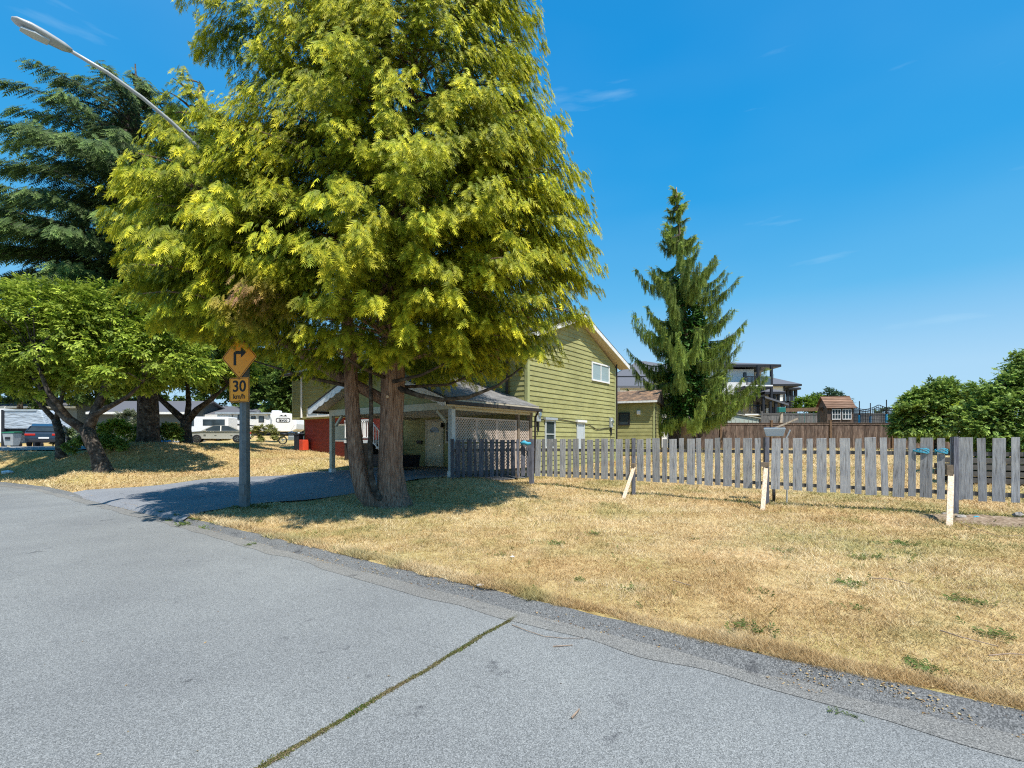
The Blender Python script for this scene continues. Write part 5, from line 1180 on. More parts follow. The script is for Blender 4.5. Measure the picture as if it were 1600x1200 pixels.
# trampoline
Yt = 40.0; c = at(1372, 660, Yt); g = gz(c.x, Yt); rT = (1406-1340)/2/F*Yt
tr_ = empty('trampoline', (c.x, Yt, g), label='round trampoline with torn dark safety net on blue padded poles', cat='trampoline')
M['netting'] = flat('netting', (.03, .035, .045), .8); M['blue'] = flat('blue', (.02, .22, .42), .6)
MB().tube([(0, 0, .85), (0, 0, .95)], [rT, rT], 28).build('mat', M['black'], tr_)
zt_ = zz_(632, Yt)-g; m = MB(); N = 44
for i in range(N*2):
    a = 2*math.pi*i/(N*2); sag = .35*abs(math.sin(a*3+.3))**.8; m.bar((rT*math.cos(a), rT*math.sin(a), .95), (rT*math.cos(a), rT*math.sin(a), zt_-sag-.1), .022, .022)
for j in range(9):
    z = 1.0+(zt_-1.5)*j/8; m.tube([(rT*math.cos(2*math.pi*i/32), rT*math.sin(2*math.pi*i/32), z) for i in range(33)], [.014]*33, 4, cap=False)
m.tube([(rT*math.cos(2*math.pi*i/96), rT*math.sin(2*math.pi*i/96), zt_-.1-.35*abs(math.sin(2*math.pi*i/96*3+.3))**.8) for i in range(97)], [.03]*97, 4, cap=False)
m.build('net', M['netting'], tr_)
for i in range(6):
    a = R(-170+i*60); x, y = rT*math.cos(a), rT*math.sin(a)
    MB().cyl((x*1.03, y*1.03, 0), (x*1.03, y*1.03, zt_+.25), .035, 8).build('pole', M['black'], tr_)
    MB().cyl((x*1.035, y*1.035, .95), (x*1.035, y*1.035, zt_-.9), .075, 8).build('pad', M['blue'], tr_)
# low gabled metal shed
Ym = 36.5; a = at(1086, 660, Ym); b = at(1188, 660, Ym); g = gz(a.x, Ym); w = b.x-a.x
sh = empty('metal_shed', (a.x+w/2, Ym+1.5, g), label='pale low gabled metal shed just behind the brown fence, right of the weeping conifer', cat='shed')
ze, zp_ = zz_(654, Ym)-g, zz_(645, Ym)-g
M['shed'] = flat('shed', (.40, .45, .40), .5); M['shed_roof'] = flat('shed_roof', (.52, .52, .46), .6)
MB().prism([(-w/2+.1, -1.5, 0), (w/2-.1, -1.5, 0), (w/2-.1, -1.5, ze), (0, -1.5, zp_-.05), (-w/2+.1, -1.5, ze)], (0, 3, 0)).build('wall', M['shed'], sh)
for s in (-1, 1):
    for k in range(6):
        x0, x1 = s*w/2*k/6, s*w/2*(k+1)/6; f = lambda x: zp_+(ze-zp_)*abs(x)/(w/2)
        MB().prism([(x0, -1.62, f(x0)+.04), (x1, -1.62, f(x1)+.04), (x1, -1.62, f(x1)), (x0, -1.62, f(x0))], (0, 3.2, 0)).build('roof_panel', M['shed_roof'], sh)
for k in range(15): MB().box(-w/2+.25+k*(w-.5)/14-.015, -w/2+.25+k*(w-.5)/14+.015, -1.53, -1.502, 0, ze-.08).build('wall_rib', M['shed_roof'], sh)

# ------------------------------------------------------------------ small green shed right of the house
cs_ = at(1022, 690, 27.5); g = gz(cs_.x, cs_.y); sd_ = empty('garden_shed', (cs_.x, cs_.y, g), R(-24), label='olive green lapped board shed with sunlit brown shingle roof behind the house corner', cat='shed')
He = zz_(627, 27.5)-g; Wd = 4.6; Dp = 3.0
MB().box(-Wd, 0, 0, Dp, -.3, He).build('wall', M['siding'], sd_)
k = 0
while k*.22 < He-.1:
    z0 = k*.22; MB().prism([(-Wd, -.028, z0), (0, -.028, z0), (0, -.01, z0+.23), (-Wd, -.01, z0+.23)], (0, .009, 0)).build('siding_board', M['siding'], sd_)
    MB().prism([(.028, 0, z0), (.028, Dp, z0), (.01, Dp, z0+.23), (.01, 0, z0+.23)], (-.009, 0, 0)).build('siding_board', M['siding'], sd_); k += 1
MB().box(-.05, .05, -.05, .05, -.2, He).build('corner_trim', M['siding_trim'], sd_); MB().box(.03, .06, .35, .5, .1, He-.3).build('door_gap', M['dark_trim'], sd_); MB().box(-.02, .06, Dp-.1, Dp+.04, 0, He).build('corner_trim', M['dark_brown'], sd_)
window(sd_, 'y', -2.0, -1.35, He-1.35, He-.6, off=.03, mats=('dark_trim', 'glass'), zf=lambda z: z)
MB().box(-.95, -.75, -.16, -.03, He-.75, He-.5).build('wall_lamp', M['white'], sd_, bevel=.03)
M['shed_shingle'] = noisy('shed_shingle', [(.07, .055, .045), (.2, .14, .1), (.42, .27, .16)], scale=4, rough=.85, big=(1.2, (.7, .7, .7), (1.15, 1.05, .95)))
rf = MB(); ang = .38
for i in range(9):
    y0 = -.35+i*.22; z0 = He+.02+ang*(i*.22); x = -Wd-.2
    while x < .2:
        w_ = .3*rnd.uniform(.8, 1.2); rf.prism([(x, y0, z0+.035), (min(x+w_-.01, .22), y0, z0+.035), (min(x+w_-.01, .22), y0+.25, z0+.035+ang*.22), (x, y0+.25, z0+.035+ang*.22)], (0, 0, -.02)); x += w_
rf.build('shingles', M['shed_shingle'], sd_, kind='stuff')
MB().prism([(-Wd-.2, -.36, He-.02), (-Wd-.2, 1.6, He-.02+ang*1.95), (-Wd-.2, Dp+.4, He-.1)], (Wd+.42, 0, 0)).build('roof', M['dark_brown'], sd_)
MB().box(-Wd-.2, .22, -.40, -.362, He-.08, He+.03).build('fascia', M['white_worn'], sd_)

# ------------------------------------------------------------------ modern white houses beyond
M['roof_grey'] = noisy('roof_grey', [(.09, .095, .11), (.15, .155, .175)], scale=30, rough=.85); M['rail_glass'] = flat('rail_glass', (.08, .12, .15), .15)
def local(px, py, Y_, o): p = at(px, py, Y_); return p-o
Ya = 56.0; ax = at(1165, 690, Ya); g = gz(ax.x, Ya)
ha = empty('white_house', (ax.x, Ya, g), label='three storey white stucco house with black trim and stacked balconies, behind the weeping conifer', cat='house')
kx = Ya/F
X = lambda px: (px-1165)*kx
Zp = lambda py: CAMZ+(HZ-py)*kx-g
MB().box(X(985), X(1160), 3, 13, -1, Zp(580)).build('wall', M['stucco'], ha)
MB().box(X(1093), X(1178), 0, 3, -1, Zp(577)).build('wall', M['stucco'], ha)
MB().box(X(1178), X(1207), 2.5, 9, -1, Zp(577)).build('wall', M['stucco'], ha)
def hip(root, x0, x1, y0, y1, z0, h, name='roof', mat='roof_grey', ov=.6, lip=.28):
    x0 -= ov; x1 += ov; y0 -= ov; y1 += ov; d = min((x1-x0), (y1-y0))/2*.999; cy = (y0+y1)/2; cx_ = (x0+x1)/2
    a, b = ((x0+d, cy), (x1-d, cy)) if x1-x0 > y1-y0 else ((cx_, y0+d), (cx_, y1-d))
    MB().box(x0, x1, y0, y1, z0-lip, z0).build('fascia', M['dark_trim'], root)
    vs = [(x0, y0, z0), (x1, y0, z0), (x1, y1, z0), (x0, y1, z0), (a[0], a[1], z0+h), (b[0], b[1], z0+h)]
    fs = [(0, 1, 5, 4), (1, 2, 5), (2, 3, 4, 5), (3, 0, 4)] if x1-x0 > y1-y0 else [(0, 1, 4), (1, 2, 5, 4), (2, 3, 5), (3, 0, 4, 5)]
    MB().add([(v[0], v[1], v[2]+.002) for v in vs], fs).build(name, M[mat], root)
hip(ha, X(1090), X(1204), 0, 12, Zp(571), 1.1, ov=.8)
hip(ha, X(985), X(1085), 2, 12, Zp(574), 1.6, ov=.6)
MB().box(X(960), X(1050), -3.0, 3, -1, Zp(604)).build('wall', M['stucco'], ha); hip(ha, X(955), X(1050), -3, 3, Zp(594), 2.2)
MB().prism([(X(940), -6, Zp(612)), (X(1010), -6, Zp(612)), (X(1010), -3.7, Zp(596)), (X(940), -3.7, Zp(596))], (0, 0, -.2)).build('lower_roof', M['roof_grey'], ha)
# right balcony: deck, posts, rails, upper window
MB().box(X(1150), X(1191), -2.2, 2.4, Zp(610), Zp(606)).build('balcony_deck', M['dark_trim'], ha)
MB().box(X(1150), X(1191.3), -2.25, -2.2, Zp(607), Zp(605)).build('deck_edge', M['white'], ha)
for px, yy in ((1170, -2.1), (1190, -2.1), (1190, 2.2)): MB().box(X(px)-.12, X(px)+.12, yy-.12, yy+.12, -1, Zp(575)).build('post', M['dark_trim'], ha)
MB().box(X(1190.6)-.04, X(1190.6), -1.9, 2.0, Zp(606), Zp(592)).build('glass_rail', M['rail_glass'], ha); MB().box(X(1172), X(1189), -2.2, -2.15, Zp(606), Zp(592)).build('glass_rail', M['rail_glass'], ha)
bl = MB().box(-.03, .03, -.03, .03, 0, 1.0).build('baluster', M['dark_trim'], ha); bl.location = (X(1152), -2.18, Zp(606))
for i in range(1, 10): share('baluster', bl, ha, (X(1152)+i*.14, -2.18, Zp(606)))
MB().box(X(1150), X(1170), -2.22, -2.14, Zp(592.5), Zp(591.5)).build('top_rail', M['dark_trim'], ha)
def hwin(root, x0, x1, y, z0, z1, frame='dark_trim', glass='glass'):
    w_ = MB().box(x0, x1, y-.06, y-.01, z0, z1).build('window', M[frame], root); MB().box(x0+.1, x1-.1, y-.09, y-.062, z0+.1, z1-.1).build('pane', M[glass], w_)
hwin(ha, X(1196), X(1202), 2.5, Zp(594), Zp(578), 'white'); hwin(ha, X(1150), X(1156), 0, Zp(628), Zp(612)); hwin(ha, X(1160), X(1166), 0, Zp(628), Zp(614)); hwin(ha, X(1100), X(1110), 0, Zp(606), Zp(590)); hwin(ha, X(1120), X(1132), 0, Zp(606), Zp(590)); hwin(ha, X(1161), X(1166), 0, Zp(596), Zp(582))
MB().box(X(1125), X(1131), 0-.03, 0, Zp(622), Zp(618)).build('vent', M['dark_trim'], ha)
# patio cover and lower deck in front
MB().box(X(1098), X(1160), -5.0, 0, Zp(626), Zp(624)).build('patio_roof', M['dark_trim'], ha)
MB().prism([(X(1160), -5.0, Zp(625)), (X(1194), -5.0, Zp(636)), (X(1194), -.2, Zp(636)), (X(1160), -.2, Zp(625))], (0, 0, -.2)).build('patio_roof', M['roof_grey'], ha)
for px in (1100, 1159, 1169, 1177, 1186): MB().box(X(px)-.12, X(px)+.12, -4.9, -4.66, -1, Zp(626 if px < 1161 else 632)).build('patio_post', M['dark_trim'], ha)
MB().box(X(1135), X(1165), -4.5, -.2, Zp(652), Zp(650)).build('patio_deck', M['stucco'], ha)
for i in range(12): share('baluster', bl, ha, (X(1141)+i*.16, -4.45, Zp(650)))
MB().box(X(1140), X(1166), -4.5, -4.4, Zp(638.5), Zp(637.5)).build('top_rail', M['dark_trim'], ha)
# side wing with dark posts right of the balcony
MB().box(X(1197), X(1214), 1, 7, -1, Zp(617)).build('wing_wall', M['stucco'], ha); hip(ha, X(1192), X(1219), -.6, 7.5, Zp(613), .5, ov=.2)
for px in (1201, 1207, 1213): MB().box(X(px)-.14, X(px)+.14, -.5, -.22, -1, Zp(616)).build('post', M['dark_trim'], ha)
# siding gable with louvres low at the left
for i in range(7): MB().box(X(1035)+i*.12, X(1078)-i*.25, -3.9, -3.85, Zp(650)+i*.42, Zp(650)+i*.42+.2).build('louvre', M['white'], ha)
MB().box(X(1035), X(1095), -3.8, -1, -1, Zp(630)).build('wall', M['post_paint'], ha)
# second white house, farther
Yb2 = 74.0; kx2 = Yb2/F; bx_ = at(1225, 690, Yb2); g2 = gz(bx_.x, Yb2); hb = empty('white_house', (bx_.x, Yb2, g2), label='smaller white house with dark hip roof and corner balcony, farther right beyond the first', cat='house')
X = lambda px: (px-1225)*kx2
Zp = lambda py: CAMZ+(HZ-py)*kx2-g2
MB().box(X(1180), X(1226), 0, 12, -1, Zp(603)).build('wall', M['stucco'], hb)
MB().add([(X(1226), 0, -1), (X(1245), 6, -1), (X(1245), 12, -1), (X(1226), 12, -1), (X(1226), 0, Zp(603)), (X(1245), 6, Zp(603)), (X(1245), 12, Zp(603)), (X(1226), 12, Zp(603))],
         [(0, 1, 5, 4), (1, 2, 6, 5), (2, 3, 7, 6), (4, 5, 6, 7)]).build('side_wall', M['stucco'], hb)
hip(hb, X(1182), X(1240), 0, 10, Zp(601), 1.7, ov=.8); hip(hb, X(1236), X(1262), 3, 9, Zp(603), 1.2, ov=.5)
MB().box(X(1224), X(1226), -.15, 0, -1, Zp(603)).build('downspout', M['dark_trim'], hb)
for px in (1249, 1255, 1262): MB().box(X(px)-.2, X(px)+.2, 3.0, 3.4, -1, Zp(606)).build('post', M['dark_trim'], hb)
MB().box(X(1246), X(1263), 3, 8, Zp(626), Zp(624)).build('balcony_deck', M['dark_trim'], hb); MB().box(X(1246), X(1263), 3.05, 3.1, Zp(624), Zp(615)).build('glass_rail', M['rail_glass'], hb)
w_ = MB().prism([(X(1239.5), 4.2, Zp(625)), (X(1243), 5.3, Zp(625)), (X(1243), 5.3, Zp(607)), (X(1239.5), 4.2, Zp(607))], (.1, -.1, 0)).build('window', M['dark_trim'], hb)

# ------------------------------------------------------------------ vehicles
def car(name, label, cat, loc, rz, L_, W_, H_, paint, kind, glass='glass'):
    root = empty(name, loc, rz, label=label, cat=cat)
    gc = .2; s = L_/4.8
    if kind == 'sedan': prof_ = [(-2.38, .35), (-2.4, .62), (-2.34, .78), (-1.7, .88), (-1.1, .93), (1.25, .95), (1.95, .93), (2.33, .85), (2.4, .6), (2.36, .32)]; cab = [(-1.15, .92), (-.35, 1.38), (0.2, 1.43), (.85, 1.38), (1.75, .93)]
    else: prof_ = [(-2.38, .35), (-2.4, .7), (-2.3, .88), (-1.6, .98), (-1.0, 1.02), (1.3, 1.06), (2.2, 1.06), (2.36, .95), (2.4, .6), (2.36, .32)]; cab = [(-1.1, 1.0), (-.35, 1.55), (.3, 1.64), (1.5, 1.60), (2.05, 1.42), (2.3, 1.05)]
    hs = H_/max(z for _, z in cab)
    P_ = [(x*s, z*hs) for x, z in prof_]
    m = MB(); n = len(P_); vs = []
    for yy, inn in ((-W_/2+.12, .04), (-W_/2, 0), (W_/2, 0), (W_/2-.12, .04)):
        for x, z in P_: vs.append((x*(1-.02*(inn > 0)), yy, z+(inn if z > .6 else -inn)))
    fs = [tuple(range(n)), tuple(range(4*n-1, 3*n-1, -1))]
    for a in range(3):
        for i in range(n): j = (i+1) % n; fs.append((a*n+i, (a+1)*n+i, (a+1)*n+j, a*n+j))
    m.add(vs, fs).build('body', paint, root, bevel=.04, smooth=False)
    Cb = [(x*s, z*hs) for x, z in cab]; n = len(Cb); vs = [(x, -W_/2+.08, z) if i in (0, n-1) else (x*.97, -W_/2+.26, z) for i, (x, z) in enumerate(Cb)]; vs += [(x, -y, z) for x, y, z in vs]
    fs = [tuple(range(n)), tuple(range(2*n-1, n-1, -1))]+[(i, i+n, (i+1) % n+n, (i+1) % n) for i in range(n)]
    MB().add(vs, fs).build('cabin_glass', M[glass], root, bevel=.03)
    top = [(x, z) for x, z in Cb[1:-1]]; mr = MB()
    mr.prism([(top[0][0], -W_/2+.27, top[0][1]+.01)]+[(x, -W_/2+.27, z+.02) for x, z in top[1:]]+[(x, -W_/2+.27, z-.05) for x, z in top[::-1]], (0, W_-.54, 0)); mr.build('roof_panel', paint, root)
    for sy in (-1, 1):
        for i in ((0, 1), (n-2, n-1)):
            a, b = Cb[i[0]], Cb[i[1]]; ya = sy*(W_/2-(.08 if i[0] == 0 else .26)); yb = sy*(W_/2-(.26 if i[0] == 0 else .08)); MB().bar((a[0], ya+sy*.005, a[1]), (b[0], yb+sy*.005, b[1]), .05, .06).build('pillar', paint, root)
        xm = .25*s; MB().bar((xm, sy*(W_/2-.075), .95*hs), (xm, sy*(W_/2-.25), Cb[n//2][1]-.03), .04, .07, up=(1, 0, 0)).build('pillar', paint, root)
        for wx in (-1.42*s, 1.42*s):
            w_ = MB().tube([(wx, sy*(W_/2-.2), .32), (wx, sy*(W_/2+.01), .32)], [.325, .325], 20).build('wheel', M['rubber'], root)
            MB().tube([(wx, sy*(W_/2-.01), .32), (wx, sy*(W_/2+.022), .32)], [.22, .2], 14).build('rim', M['chrome'], w_)
            MB().tube([(wx, sy*(W_/2+.0), .32), (wx, sy*(W_/2+.028), .32)], [.19, .19], 10).build('rim_shadow', M['dark_trim'], w_)
            for k in range(5): MB().bar((wx, sy*(W_/2+.032), .32), (wx+.2*math.cos(k*1.2566), sy*(W_/2+.032), .32+.2*math.sin(k*1.2566)), .04, .03, up=(0, 1, 0)).build('spoke', M['chrome'], w_)
        MB().box(-.95*s, -.78*s, sy*(W_/2+.02)-.06, sy*(W_/2+.08)+.04*sy, .93*hs, 1.05*hs).build('mirror', paint, root, bevel=.03)
        for xx in (-.2*s, .95*s): MB().box(xx, xx+.16, sy*(W_/2+.012)-.01, sy*(W_/2+.012)+.01, .8*hs, .84*hs).build('door_handle', M['chrome'], root)
        xr = 2.34*s; MB().box(xr-.06, xr+.07, sy*(W_/2-.28)-.27, sy*(W_/2-.28)+.25, .76*hs, .90*hs).build('tail_light', M['tail_red'], root, bevel=.02)
        MB().box(-xr-.07, -xr+.06, sy*(W_/2-.28)-.24, sy*(W_/2-.28)+.25, .64*hs, .76*hs).build('headlight', M['glass_pale'], root, bevel=.02)
    xr = 2.4*s
    MB().box(xr-.05, xr+.03, -.75, .75, .28, .45).build('bumper', M['dark_trim'], root, bevel=.02); MB().box(xr-.03, xr+.035, -.26, .26, .55*hs, .66*hs).build('number_plate', M['white'], root)
    MB().box(-xr-.03, -xr+.05, -.75, .75, .28, .45).build('bumper', M['dark_trim'], root, bevel=.02)
    return root
M['tail_red'] = flat('tail_red', (.5, .03, .02), .3)
M['silver'] = flat('silver', (.50, .50, .45), .32, metal=.35, var=.03, coat=.5); M['navy'] = flat('navy', (.03, .05, .08), .25, metal=.3, coat=.8)
p = at(341, 692, 40.5); car('silver_sedan', 'silver four door sedan parked beyond the lawn, behind the sign pole', 'car', (p.x, p.y, gz(p.x, p.y)+.02), R(26), 4.8, 1.8, 1.42, M['silver'], 'sedan')
p = at(55, 698, 33.0); car('dark_wagon', 'dark blue wagon seen from behind with red tail lights, in front of the covered trailer', 'car', (p.x-.5, p.y+1.6, gz(p.x, p.y)+.05), R(-54), 4.7, 1.9, 1.58, M['navy'], 'suv')
# travel trailer
Yv = 50.0; a = at(388, 680, Yv); b = at(461, 680, Yv); g = gz(b.x, Yv); Lt = (b.x-a.x)+3.2
tt_ = empty('travel_trailer', (b.x-Lt/2, Yv+1.2, g), R(3), label='white travel trailer with rounded nose, black swoosh stripes and dark windows', cat='travel trailer')
zt0, zb0 = zz_(645, Yv)-g, zz_(674.5, Yv)-g; Hh = zt0-zb0
pr = [(-Lt/2, zb0), (Lt/2-.5, zb0), (Lt/2-.05, zb0+.25), (Lt/2, zb0+.8), (Lt/2-.12, zb0+1.35), (Lt/2-.5, zb0+Hh*.82), (Lt/2-1.1, zb0+Hh), (-Lt/2, zb0+Hh)]
MB().prism([(x, -1.2, z) for x, z in pr], (0, 2.4, 0)).build('body', M['white'], tt_, bevel=.08)
MB().prism([(x*1.0, -1.225, z) for x, z in [(Lt/2-2.7, zb0+.05), (Lt/2-.6, zb0+.05), (Lt/2-.2, zb0+.7), (Lt/2-.35, zb0+1.4), (Lt/2-1.2, zb0+Hh-.12), (Lt/2-2.7, zb0+Hh-.12)]], (0, .02, 0)).build('nose_panel', M['white'], tt_)
MB().prism([(x, -1.235, z) for x, z in [(Lt/2-2.75, zb0+.05), (Lt/2-2.55, zb0+.05), (Lt/2-2.45, zb0+Hh*.6), (Lt/2-2.75, zb0+Hh-.1), (Lt/2-2.95, zb0+Hh-.1), (Lt/2-2.62, zb0+Hh*.6)]], (0, .02, 0)).build('stripe', M['lamp_grey'], tt_)
MB().prism([(x, -1.24, z) for x, z in [(-Lt/2+.3, zb0+1.0), (0, zb0+.62), (Lt/2-2.8, zb0+.25), (Lt/2-2.8, zb0+.14), (0, zb0+.50), (-Lt/2+.3, zb0+.88)]], (0, .02, 0)).build('stripe', M['dark_trim'], tt_)
MB().prism([(x, -1.24, z) for x, z in [(-1.5, zb0+.50), (Lt/2-3, zb0+.10), (Lt/2-3.1, zb0+.02), (-1.6, zb0+.40)]], (0, .02, 0)).build('stripe', M['metal'], tt_)
for x0, x1, z0, z1 in ((-1.9, -1.2, 1.25, 1.75), (.2, .75, .95, 1.6), (-.55, -.1, 1.3, 1.6)):
    f_ = MB().box(x0, x1, -1.25, -1.2, zb0+z0, zb0+z1).build('window', M['black'], tt_); MB().box(x0+.06, x1-.06, -1.262, -1.252, zb0+z0+.06, zb0+z1-.06).build('pane', M['glass'], f_)
MB().box(-.85, .95, -1.235, -1.2, zb0+.1, zb0+Hh-.25).build('door', M['white_worn'], tt_)
MB().box(-Lt/2, Lt/2-2.6, -1.5, -1.22, zb0+Hh-.12, zb0+Hh+.02).build('awning', M['metal'], tt_); MB().bar((-1.5-.9, -1.4, zb0+Hh-.1), (-2.3, -1.26, zb0+.5), .05, .05).build('awning_arm', M['dark_trim'], tt_)
MB().box(Lt/2-2.9, Lt/2-2.1, -.4, .4, zb0+Hh, zb0+Hh+.3).build('roof_unit', M['white'], tt_, bevel=.08); MB().box(-1.3, -.7, -.3, .3, zb0+Hh, zb0+Hh+.2).build('roof_vent', M['dark_trim'], tt_)
ring([(x*1.15, z*.36) for x, z in rrect(1.25, 1.3, .3)], [(x*1.08, z*.32) for x, z in rrect(1.2, 1.2, .28)], -1.25, .012, M['dark_trim'], 'badge_outline', tt_).location = (Lt/2-1.35, 0, zb0+1.2)
text('Jayco', .42, (Lt/2-1.35, -1.245, zb0+1.2), tt_, M['dark_trim'], bold=.01)
MB().prism([(Lt/2-1.75, -1.24, zb0+1.62), (Lt/2-1.5, -1.24, zb0+1.74), (Lt/2-1.3, -1.24, zb0+1.62), (Lt/2-1.1, -1.24, zb0+1.78), (Lt/2-.95, -1.24, zb0+1.6)], (0, .01, 0)).build('badge_mark', M['dark_trim'], tt_)
MB().box(-Lt/2+.2, Lt/2-.6, -1.1, 1.1, zb0-.22, zb0).build('chassis', M['dark_trim'], tt_)
for x in (-.9, -.05): MB().tube([(x, -1.15, .36), (x, -.9, .36)], [.36, .36], 16).build('wheel', M['rubber'], tt_)
MB().bar((Lt/2-.6, 0, zb0-.12), (Lt/2+1.1, 0, zb0-.2), .12, .12).build('hitch', M['dark_trim'], tt_); MB().cyl((Lt/2+.9, 0, 0), (Lt/2+.9, 0, zb0-.1), .05, 8).build('jack', M['metal'], tt_)
# covered trailer at the far left, partly outside the frame
Yc = 39.0; a = at(5, 690, Yc); b = at(71, 690, Yc); g = gz(b.x, Yc); Lt = b.x-a.x
ct = empty('covered_trailer', ((a.x+b.x)/2, Yc+1.2, g), label='camping trailer under a wrinkled silver cover behind the dark wagon', cat='travel trailer')
M['tarp'] = noisy('tarp', [(.33, .38, .43), (.46, .51, .55)], scale=3, stretch=(.6, 1, 2.5), rough=.35, bump=1.0, bscale=2.2, bdist=.12, spec=.6)
zt0, zb0 = zz_(640, Yc)-g, zz_(670, Yc)-g
MB().prism([(-Lt/2+.05, -1.2, zb0), (Lt/2+.1, -1.2, zb0), (Lt/2-.35, -1.2, zt0-.15), (Lt/2-.6, -1.2, zt0), (-Lt/2+.05, -1.2, zt0)], (0, 2.4, 0)).build('cover', M['tarp'], ct, bevel=.06)
MB().box(-Lt/2+.1, Lt/2-.3, -1.05, 1.1, zb0-.5, zb0).build('chassis', M['black'], ct)
MB().box(-Lt/2-.12, -Lt/2+.1, -1.25, -1.0, .2, zt0).build('strap', M['dark_trim'], ct); MB().box(-Lt/2-1.8, -Lt/2-.1, -1, 1, .5, zt0+.1).build('cab', M['white'], ct, bevel=.1)
MB().box(-Lt/2+.1, Lt/2-.7, -1.26, -1.2, zt0-.12, zt0+.02).build('hem', M['metal'], ct)
for x in (-.9, .9): MB().tube([(x, -1.1, .34), (x, -.85, .34)], [.34, .34], 14).build('wheel', M['rubber'], ct)
# wheelie bin
p = at(19, 701, 31); g = gz(p.x, p.y); wb_ = empty('wheelie_bin', (p.x, p.y, g+.05), R(8), label='grey wheelie bin with green lid beside the dark wagon', cat='bin')
MB().add([(-.24, -.26, .05), (.24, -.26, .05), (.24, .26, .05), (-.24, .26, .05), (-.31, -.34, .85), (.31, -.34, .85), (.31, .34, .85), (-.31, .34, .85)], [(3, 2, 1, 0), (4, 5, 6, 7), (0, 1, 5, 4), (1, 2, 6, 5), (2, 3, 7, 6), (3, 0, 4, 7)]).build('bin_body', M['lamp_grey'], wb_, bevel=.03)
M['bin_green'] = flat('bin_green', (.02, .12, .06), .5)
MB().prism([(-.35, -.38, .85), (-.35, .4, .85), (-.35, .3, .97), (-.35, -.3, .92)], (.7, 0, 0)).build('lid', M['bin_green'], wb_, bevel=.02)
MB().box(-.14, .14, -.345, -.33, .45, .6).build('grip_recess', M['dark_trim'], wb_)
for s in (-.25, .25): MB().tube([(s-.03, .3, .1), (s+.03, .3, .1)], [.1, .1], 12).build('wheel', M['rubber'], wb_)
# motorcycle near the nose of the trailer and a second in front of the brick wall end
def moto(loc, rz, label, s=1.0):
    r_ = empty('motorcycle', loc, rz, label=label, cat='motorcycle')
    for x in (-.72, .72):
        pts = [(x+.31*math.cos(2*math.pi*i/18), 0, .33+.31*math.sin(2*math.pi*i/18)) for i in range(19)]
        w_ = MB().tube(pts, [.055]*19, 7, cap=False).build('wheel', M['rubber'], r_, smooth=True)
        MB().tube([(x, -.05, .33), (x, .05, .33)], [.07, .07], 10).build('hub', M['chrome'], w_)
        m = MB()
        for k in range(8): m.bar((x, 0, .33), (x+.28*math.cos(k*.785), 0, .33+.28*math.sin(k*.785)), .012, .012)
        m.build('spokes', M['chrome'], w_)
    MB().tube([(-.25, 0, .92), (0, 0, .98), (.3, 0, .9)], [.1, .17, .1], 10).build('tank', M['navy'], r_, smooth=True)
    MB().tube([(.3, 0, .86), (.6, 0, .82), (.95, 0, .9)], [.1, .14, .07], 8).build('seat', M['black'], r_, smooth=True)
    MB().box(-.22, .28, -.16, .16, .3, .72).build('engine', M['chrome'], r_, bevel=.04)
    MB().bar((-.72, .09, .33), (-.42, .09, 1.05), .05, .05).bar((-.72, -.09, .33), (-.42, -.09, 1.05), .05, .05).build('fork', M['chrome'], r_)
    MB().tube([(-.3, -.38, 1.12), (-.42, -.15, 1.05), (-.42, .15, 1.05), (-.3, .38, 1.12)], [.018]*4, 6).build('handlebar', M['chrome'], r_)
    MB().tube([(-.5, 0, .95), (-.62, 0, .95)], [.09, .11], 10).build('headlight', M['glass_pale'], r_)
    MB().bar((0, -.2, .35), (.9, -.2, .42), .07, .07).build('exhaust', M['chrome'], r_)
    return r_
p = at(456, 684, 42); moto((p.x, p.y, gz(p.x, p.y)), R(200), 'motorcycle parked in front of the trailer nose, chrome parts glinting')
p = at(478, 680, 40); moto((p.x, p.y, gz(p.x, p.y)+.05), R(160), 'dark motorcycle standing beside the left corner of the red brick wall')
# orange play tent under the forked cherry and bits beside it
p = at(273, 685, 33); g = gz(p.x, p.y); pt = empty('play_tent', (p.x, p.y, g), label='small orange topped play tent seen left of the forked cherry trunk', cat='tent')
M['orange'] = flat('orange', (.75, .26, .02), .6)
vs = []; fs = []
for j in range(5):
    th = math.pi/2*j/4
    for i in range(14): a = 2*math.pi*i/14; vs.append((.85*math.cos(a)*math.cos(th), .85*math.sin(a)*math.cos(th), .75+.75*math.sin(th)))
for j in range(4):
    for i in range(14): fs.append((j*14+i, j*14+(i+1) % 14, (j+1)*14+(i+1) % 14, (j+1)*14+i))
MB().add(vs, fs).build('canopy', M['orange'], pt, smooth=True)
for i in range(6): a = i*math.pi/3; MB().cyl((.8*math.cos(a), .8*math.sin(a), 0), (.8*math.cos(a), .8*math.sin(a), .78), .03, 6).build('pole', M['white'], pt)
crumple('toy_pile', 262, 686, 31, .4, .3, .14, M['blue'], 'small blue and pale heap of toys by the orange play tent', 'toys', 12)
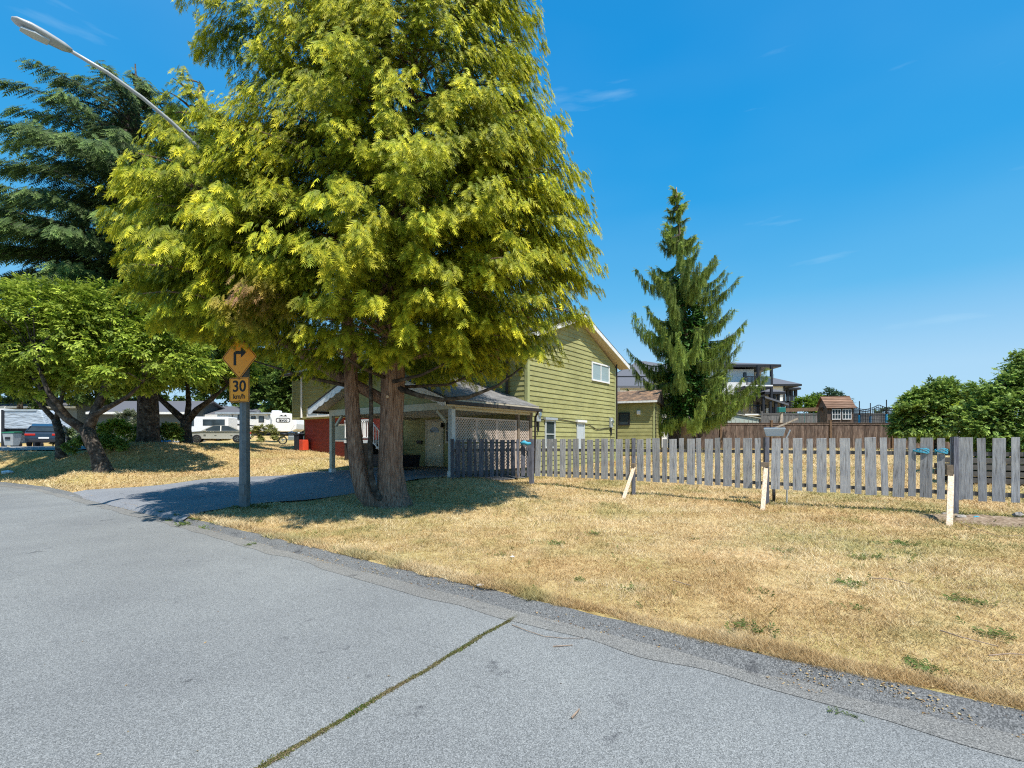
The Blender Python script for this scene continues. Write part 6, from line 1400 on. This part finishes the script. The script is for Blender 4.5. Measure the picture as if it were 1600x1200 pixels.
# ------------------------------------------------------------------ houses across the left background
def simple_house(name, label, px0, px1, ptop, peave, Y_, wallm, roofm, depth=8, extras=None):
    a = at(px0, 680, Y_); b = at(px1, 680, Y_); g = gz((a.x+b.x)/2, Y_); w = b.x-a.x; r_ = empty(name, ((a.x+b.x)/2, Y_+depth/2, g), label=label, cat='house')
    ze = zz_(peave, Y_)-g; zr = zz_(ptop, Y_)-g
    MB().box(-w/2, w/2, -depth/2, depth/2, -.5, ze).build('wall', M[wallm], r_)
    for s in (-1, 1): MB().prism([(-w/2-.5, 0, zr), (-w/2-.5, s*(depth/2+.7), ze-.1), (-w/2-.5, s*(depth/2+.7), ze+.08), (-w/2-.5, 0, zr+.18)], (w+1, 0, 0)).build('roof', M[roofm], r_)
    MB().box(-w/2-.52, w/2+.52, -depth/2-.78, -depth/2-.7, ze-.2, ze+.06).build('fascia', M['white_worn'], r_)
    for s in (-1, 1): MB().prism([(s*w/2, -depth/2, ze), (s*w/2, depth/2, ze), (s*w/2, 0, zr)], (-s*.1, 0, 0)).build('gable_panel', M[wallm], r_)
    if extras: extras(r_, w, depth, ze)
    return r_
def garage_ex(r_, w, d, ze):
    k = max(1, int(w/6))
    for i in range(k):
        c = -w/2+w*(i+.5)/k; dd_ = MB().box(c-2.3, c+2.3, -d/2-.06, -d/2-.005, 0, 2.2).build('garage_door', M['garage_blue'], r_)
        for j in range(4): MB().box(c-2.25, c+2.25, -d/2-.075, -d/2-.062, .06+j*.54, .54+j*.54).build('door_panel', M['garage_blue'], dd_)
def win_ex(r_, w, d, ze):
    for f in (-.3, .1, .35): hwin(r_, f*w-.7, f*w+.7, -d/2, 1.1, 2.2, 'white')
M['blue_wall'] = flat('blue_wall', (.10, .12, .13), .7); M['pale_blue'] = flat('pale_blue', (.17, .21, .23), .7); M['garage_blue'] = flat('garage_blue', (.42, .52, .60), .6)
simple_house('bungalow', 'low house with dark roof and white garage doors behind the silver car', 300, 395, 633, 649, 60, 'blue_wall', 'roof_grey', 9, garage_ex)
simple_house('bungalow', 'low house with brown roof and pale blue garage right of the travel trailer', 398, 505, 633, 648, 66, 'pale_blue', 'dark_brown', 9, garage_ex)
simple_house('bungalow', 'grey roofed low house behind the shrubs left of the forked cherry', 150, 290, 624, 645, 56, 'blue_wall', 'roof_grey', 9, win_ex)
simple_house('bungalow', 'pale house with grey roof above the covered trailer at far left', -60, 120, 618, 636, 62, 'pale_blue', 'roof_grey', 9, win_ex)
# white van beside the garage
p = at(322, 690, 47); g = gz(p.x, p.y); vn = empty('white_van', (p.x, p.y, g), R(5), label='white van parked behind the silver sedan', cat='van')
MB().prism([(-2.6, -.95, .35), (2.5, -.95, .35), (2.5, -.95, 2.2), (-1.3, -.95, 2.2), (-2.0, -.95, 1.25), (-2.6, -.95, 1.0)], (0, 1.9, 0)).build('body', M['white'], vn, bevel=.08)
MB().prism([(-1.35, -.96, 2.0), (-1.9, -.96, 1.3), (-.6, -.96, 1.3), (-.6, -.96, 2.0)], (0, .01, 0)).build('window', M['glass'], vn)
MB().box(.2, 2.2, -.965, -.952, 1.35, 1.95).build('window', M['glass'], vn)
for x in (-1.6, 1.6): MB().tube([(x, -.98, .36), (x, -.7, .36)], [.36, .36], 16).build('wheel', M['rubber'], vn)
